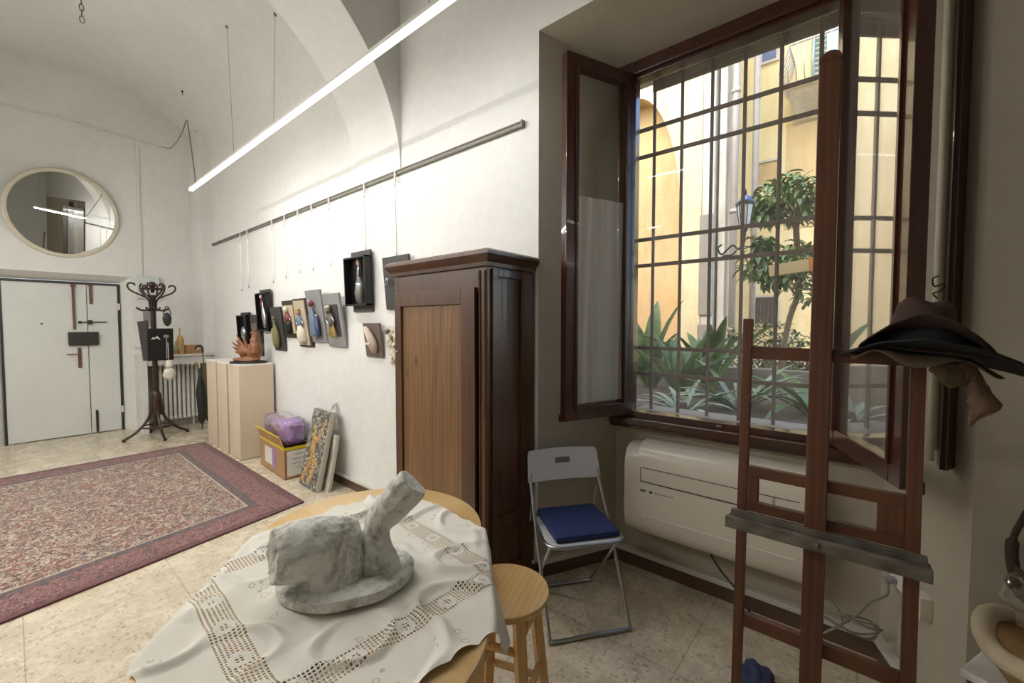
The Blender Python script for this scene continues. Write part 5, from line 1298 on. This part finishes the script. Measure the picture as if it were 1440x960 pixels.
# plants
def blade(bm, p, az, el, L, w, droop=.5, n=7, fold=.25):
    p = V(p); pos = p.copy(); d_el = el; rows = []
    side = V((-sin(az), cos(az), 0))
    for i in range(n+1):
        t_ = i/n; ww = w*(sin(pi*min(1, .12+t_*.88))**.8)*(1 if t_ < .97 else .1)
        d = V((cos(az)*cos(d_el), sin(az)*cos(d_el), sin(d_el))); up = side.cross(d)
        rows.append((bm.verts.new(pos-side*ww*.5+up*ww*-fold), bm.verts.new(pos), bm.verts.new(pos+side*ww*.5+up*ww*-fold)))
        pos = pos+d*(L/n); d_el -= droop/n
    for A, B in zip(rows, rows[1:]):
        bm.faces.new((A[0], A[1], B[1], B[0])); bm.faces.new((A[1], A[2], B[2], B[1]))
def plant(name, loc, nbl, L, w, el, droop, mat, lab, cat, seed, spread=.06):
    random.seed(seed); e = thing(name, lab, cat, loc)
    bm = nb()
    for k in range(nbl):
        az = random.uniform(0, 2*pi); l_ = L*random.uniform(.65, 1.1)
        blade(bm, (spread*cos(az), spread*sin(az), 0), az, rad(el+random.uniform(-18, 18)), l_, w*random.uniform(.8, 1.2), rad(droop*random.uniform(.5, 1.3)))
    obj('leaves', bm, mat, e, smooth=True, recalc=False)
    bm = nb(); lathe(bm, [(spread*.9, -.03), (spread*.5, .08)], n=10); obj('stem', bm, 'bark', e)
plant('broadleaf_plant', (-1.85, 4.6, .8), 16, .95, .17, 72, 35, 'leaf', 'broad upright leaved plant at the left edge of the window view', 'plant', 11)
plant('broadleaf_plant', (-1.42, 4.3, .8), 16, .75, .16, 70, 40, 'leaf', 'broad leaved plant below the arch, right of the leftmost one', 'plant', 12)
plant('broadleaf_plant', (-1.32, 4.9, .8), 12, .95, .15, 66, 40, 'leaf', 'tall broad leaved plant behind the others with a leaf rising to the right', 'plant', 16)
plant('spiky_plant', (-.80, 3.9, .8), 26, .60, .05, 42, 60, 'leaf_pale', 'pale spiky leaved plant in the middle of the bed', 'plant', 13)
plant('spiky_plant', (-1.12, 3.45, .8), 20, .42, .045, 38, 70, 'leaf_pale', 'small pale spiky plant close to the window', 'plant', 14)
plant('palm_plant', (-.30, 4.0, .8), 30, .75, .06, 40, 70, 'leaf', 'green palm like plant at the right of the bed', 'plant', 15)
plant('palm_plant', (.45, 4.4, .8), 26, .8, .07, 45, 60, 'leaf_dark', 'dark palm like plant farther right behind the easel', 'plant', 18)
def bush(loc, r, nl, mat, lab, seed, ls=.09):
    random.seed(seed); e = thing('bush', lab, 'bush', loc); bm = nb()
    for k in range(nl):
        az = random.uniform(0, 2*pi); cz = random.uniform(-.6, 1); rr = random.random()**.4; s_ = sqrt(1-min(1, abs(cz))**2)
        blade(bm, (r[0]*rr*s_*cos(az), r[1]*rr*s_*sin(az), r[2]*(cz*rr+.6)), random.uniform(0, 6.28), random.uniform(-.6, .9), ls*random.uniform(.7, 1.3), ls*.4, .5, 3)
    obj('leaves', bm, mat, e, smooth=True, recalc=False)
    bm = nb()
    for k in range(5): a = 1.25*k; tube(bm, [(0, 0, -.05), (r[0]*.5*cos(a), r[1]*.5*sin(a), r[2]*1.0)], .012, 6)
    obj('stems', bm, 'bark', e)
bush((-1.0, 5.9, .85), (.5, .3, .45), 500, 'leaf_dark', 'low dark bush behind the pilaster base', 21)
bush((-.55, 5.6, .75), (.5, .3, .42), 500, 'leaf_dark', 'low dark bush under the courtyard tree', 22)
# tree
tr_ = thing('courtyard_tree', 'small broadleaf tree growing in the courtyard beyond the window', 'tree', (-.62, 5.3, -.4))
bm = nb(); tube(bm, curve([(-.06, 0, 0), (-.10, 0, 1.2), (-.03, 0, 1.9), (.06, 0, 2.3), (.02, 0, 2.9), (.06, 0, 3.25)], 5), .028, 8)
brs = [((.04, 0, 2.2), (-.3, .1, 2.55)), ((.05, 0, 2.3), (.35, -.1, 2.7)), ((.02, 0, 2.9), (-.25, -.1, 3.2)), ((.04, 0, 3.0), (.3, .1, 3.4)), ((.06, 0, 2.6), (-.42, -.1, 2.85))]
for a, b_ in brs: tube(bm, curve([a, (V(a)+V(b_))/2+V((0, 0, .05)), b_], 4), .012, 6)
obj('trunk', bm, 'bark', tr_, smooth=True)
bm = nb(); random.seed(31)
for (c, r_, n_) in (((-.04, 0, 3.22), (.42, .26, .28), 420), ((-.25, 0, 3.1), (.18, .16, .12), 90), ((-.08, 0, 2.52), (.44, .26, .27), 420), ((-.28, 0, 2.75), (.16, .15, .14), 90), ((.2, 0, 2.2), (.16, .16, .16), 60), ((.45, 0, 2.9), (.3, .2, .5), 160)):
    for k in range(n_):
        d_ = V((random.gauss(0, 1), random.gauss(0, 1), random.gauss(0, 1))).normalized()*random.random()**.45
        blade(bm, V(c)+V((d_.x*r_[0], d_.y*r_[1], d_.z*r_[2])), random.uniform(0, 6.28), random.uniform(-1.0, .3), .135*random.uniform(.7, 1.25), .045, .7, 4)
obj('leaves', bm, 'leaf', tr_, smooth=True, recalc=False)

# ------------------------------------------------------------------ light, world, camera
w = bpy.data.worlds.new('World'); SC.world = w; w.use_nodes = True; nt = w.node_tree
sk = nt.nodes.new('ShaderNodeTexSky'); sk.sky_type = 'NISHITA'; sk.sun_disc = False; sk.sun_elevation = rad(48); sk.sun_rotation = rad(200); sk.air_density = 1.0; sk.dust_density = 1.5
nt.links.new(sk.outputs[0], nt.nodes['Background'].inputs[0]); nt.nodes['Background'].inputs[1].default_value = .75
sn = bpy.data.lights.new('sun', 'SUN'); sn.energy = 1.05; sn.angle = rad(25); sn.color = (1, .93, .80)
so_ = bpy.data.objects.new('sun', sn); COL.objects.link(so_); so_.location = (0, 0, 12)
so_.rotation_euler = V((.25, .75, -.85)).to_track_quat('-Z', 'Y').to_euler()

cam = bpy.data.cameras.new('Camera'); co = bpy.data.objects.new('Camera', cam); COL.objects.link(co)
co.location = (0, 0, 1.5); co.rotation_euler = (rad(90-2.29), 0, rad(40.09)); cam.sensor_width = 36; cam.sensor_fit = 'HORIZONTAL'; cam.lens = 36*595.04/1440; cam.clip_start = .05
SC.camera = co
SC.view_settings.view_transform = 'Standard'; SC.view_settings.look = 'None'; SC.view_settings.gamma = 1; SC.view_settings.use_curve_mapping = False; SC.view_settings.exposure = .18
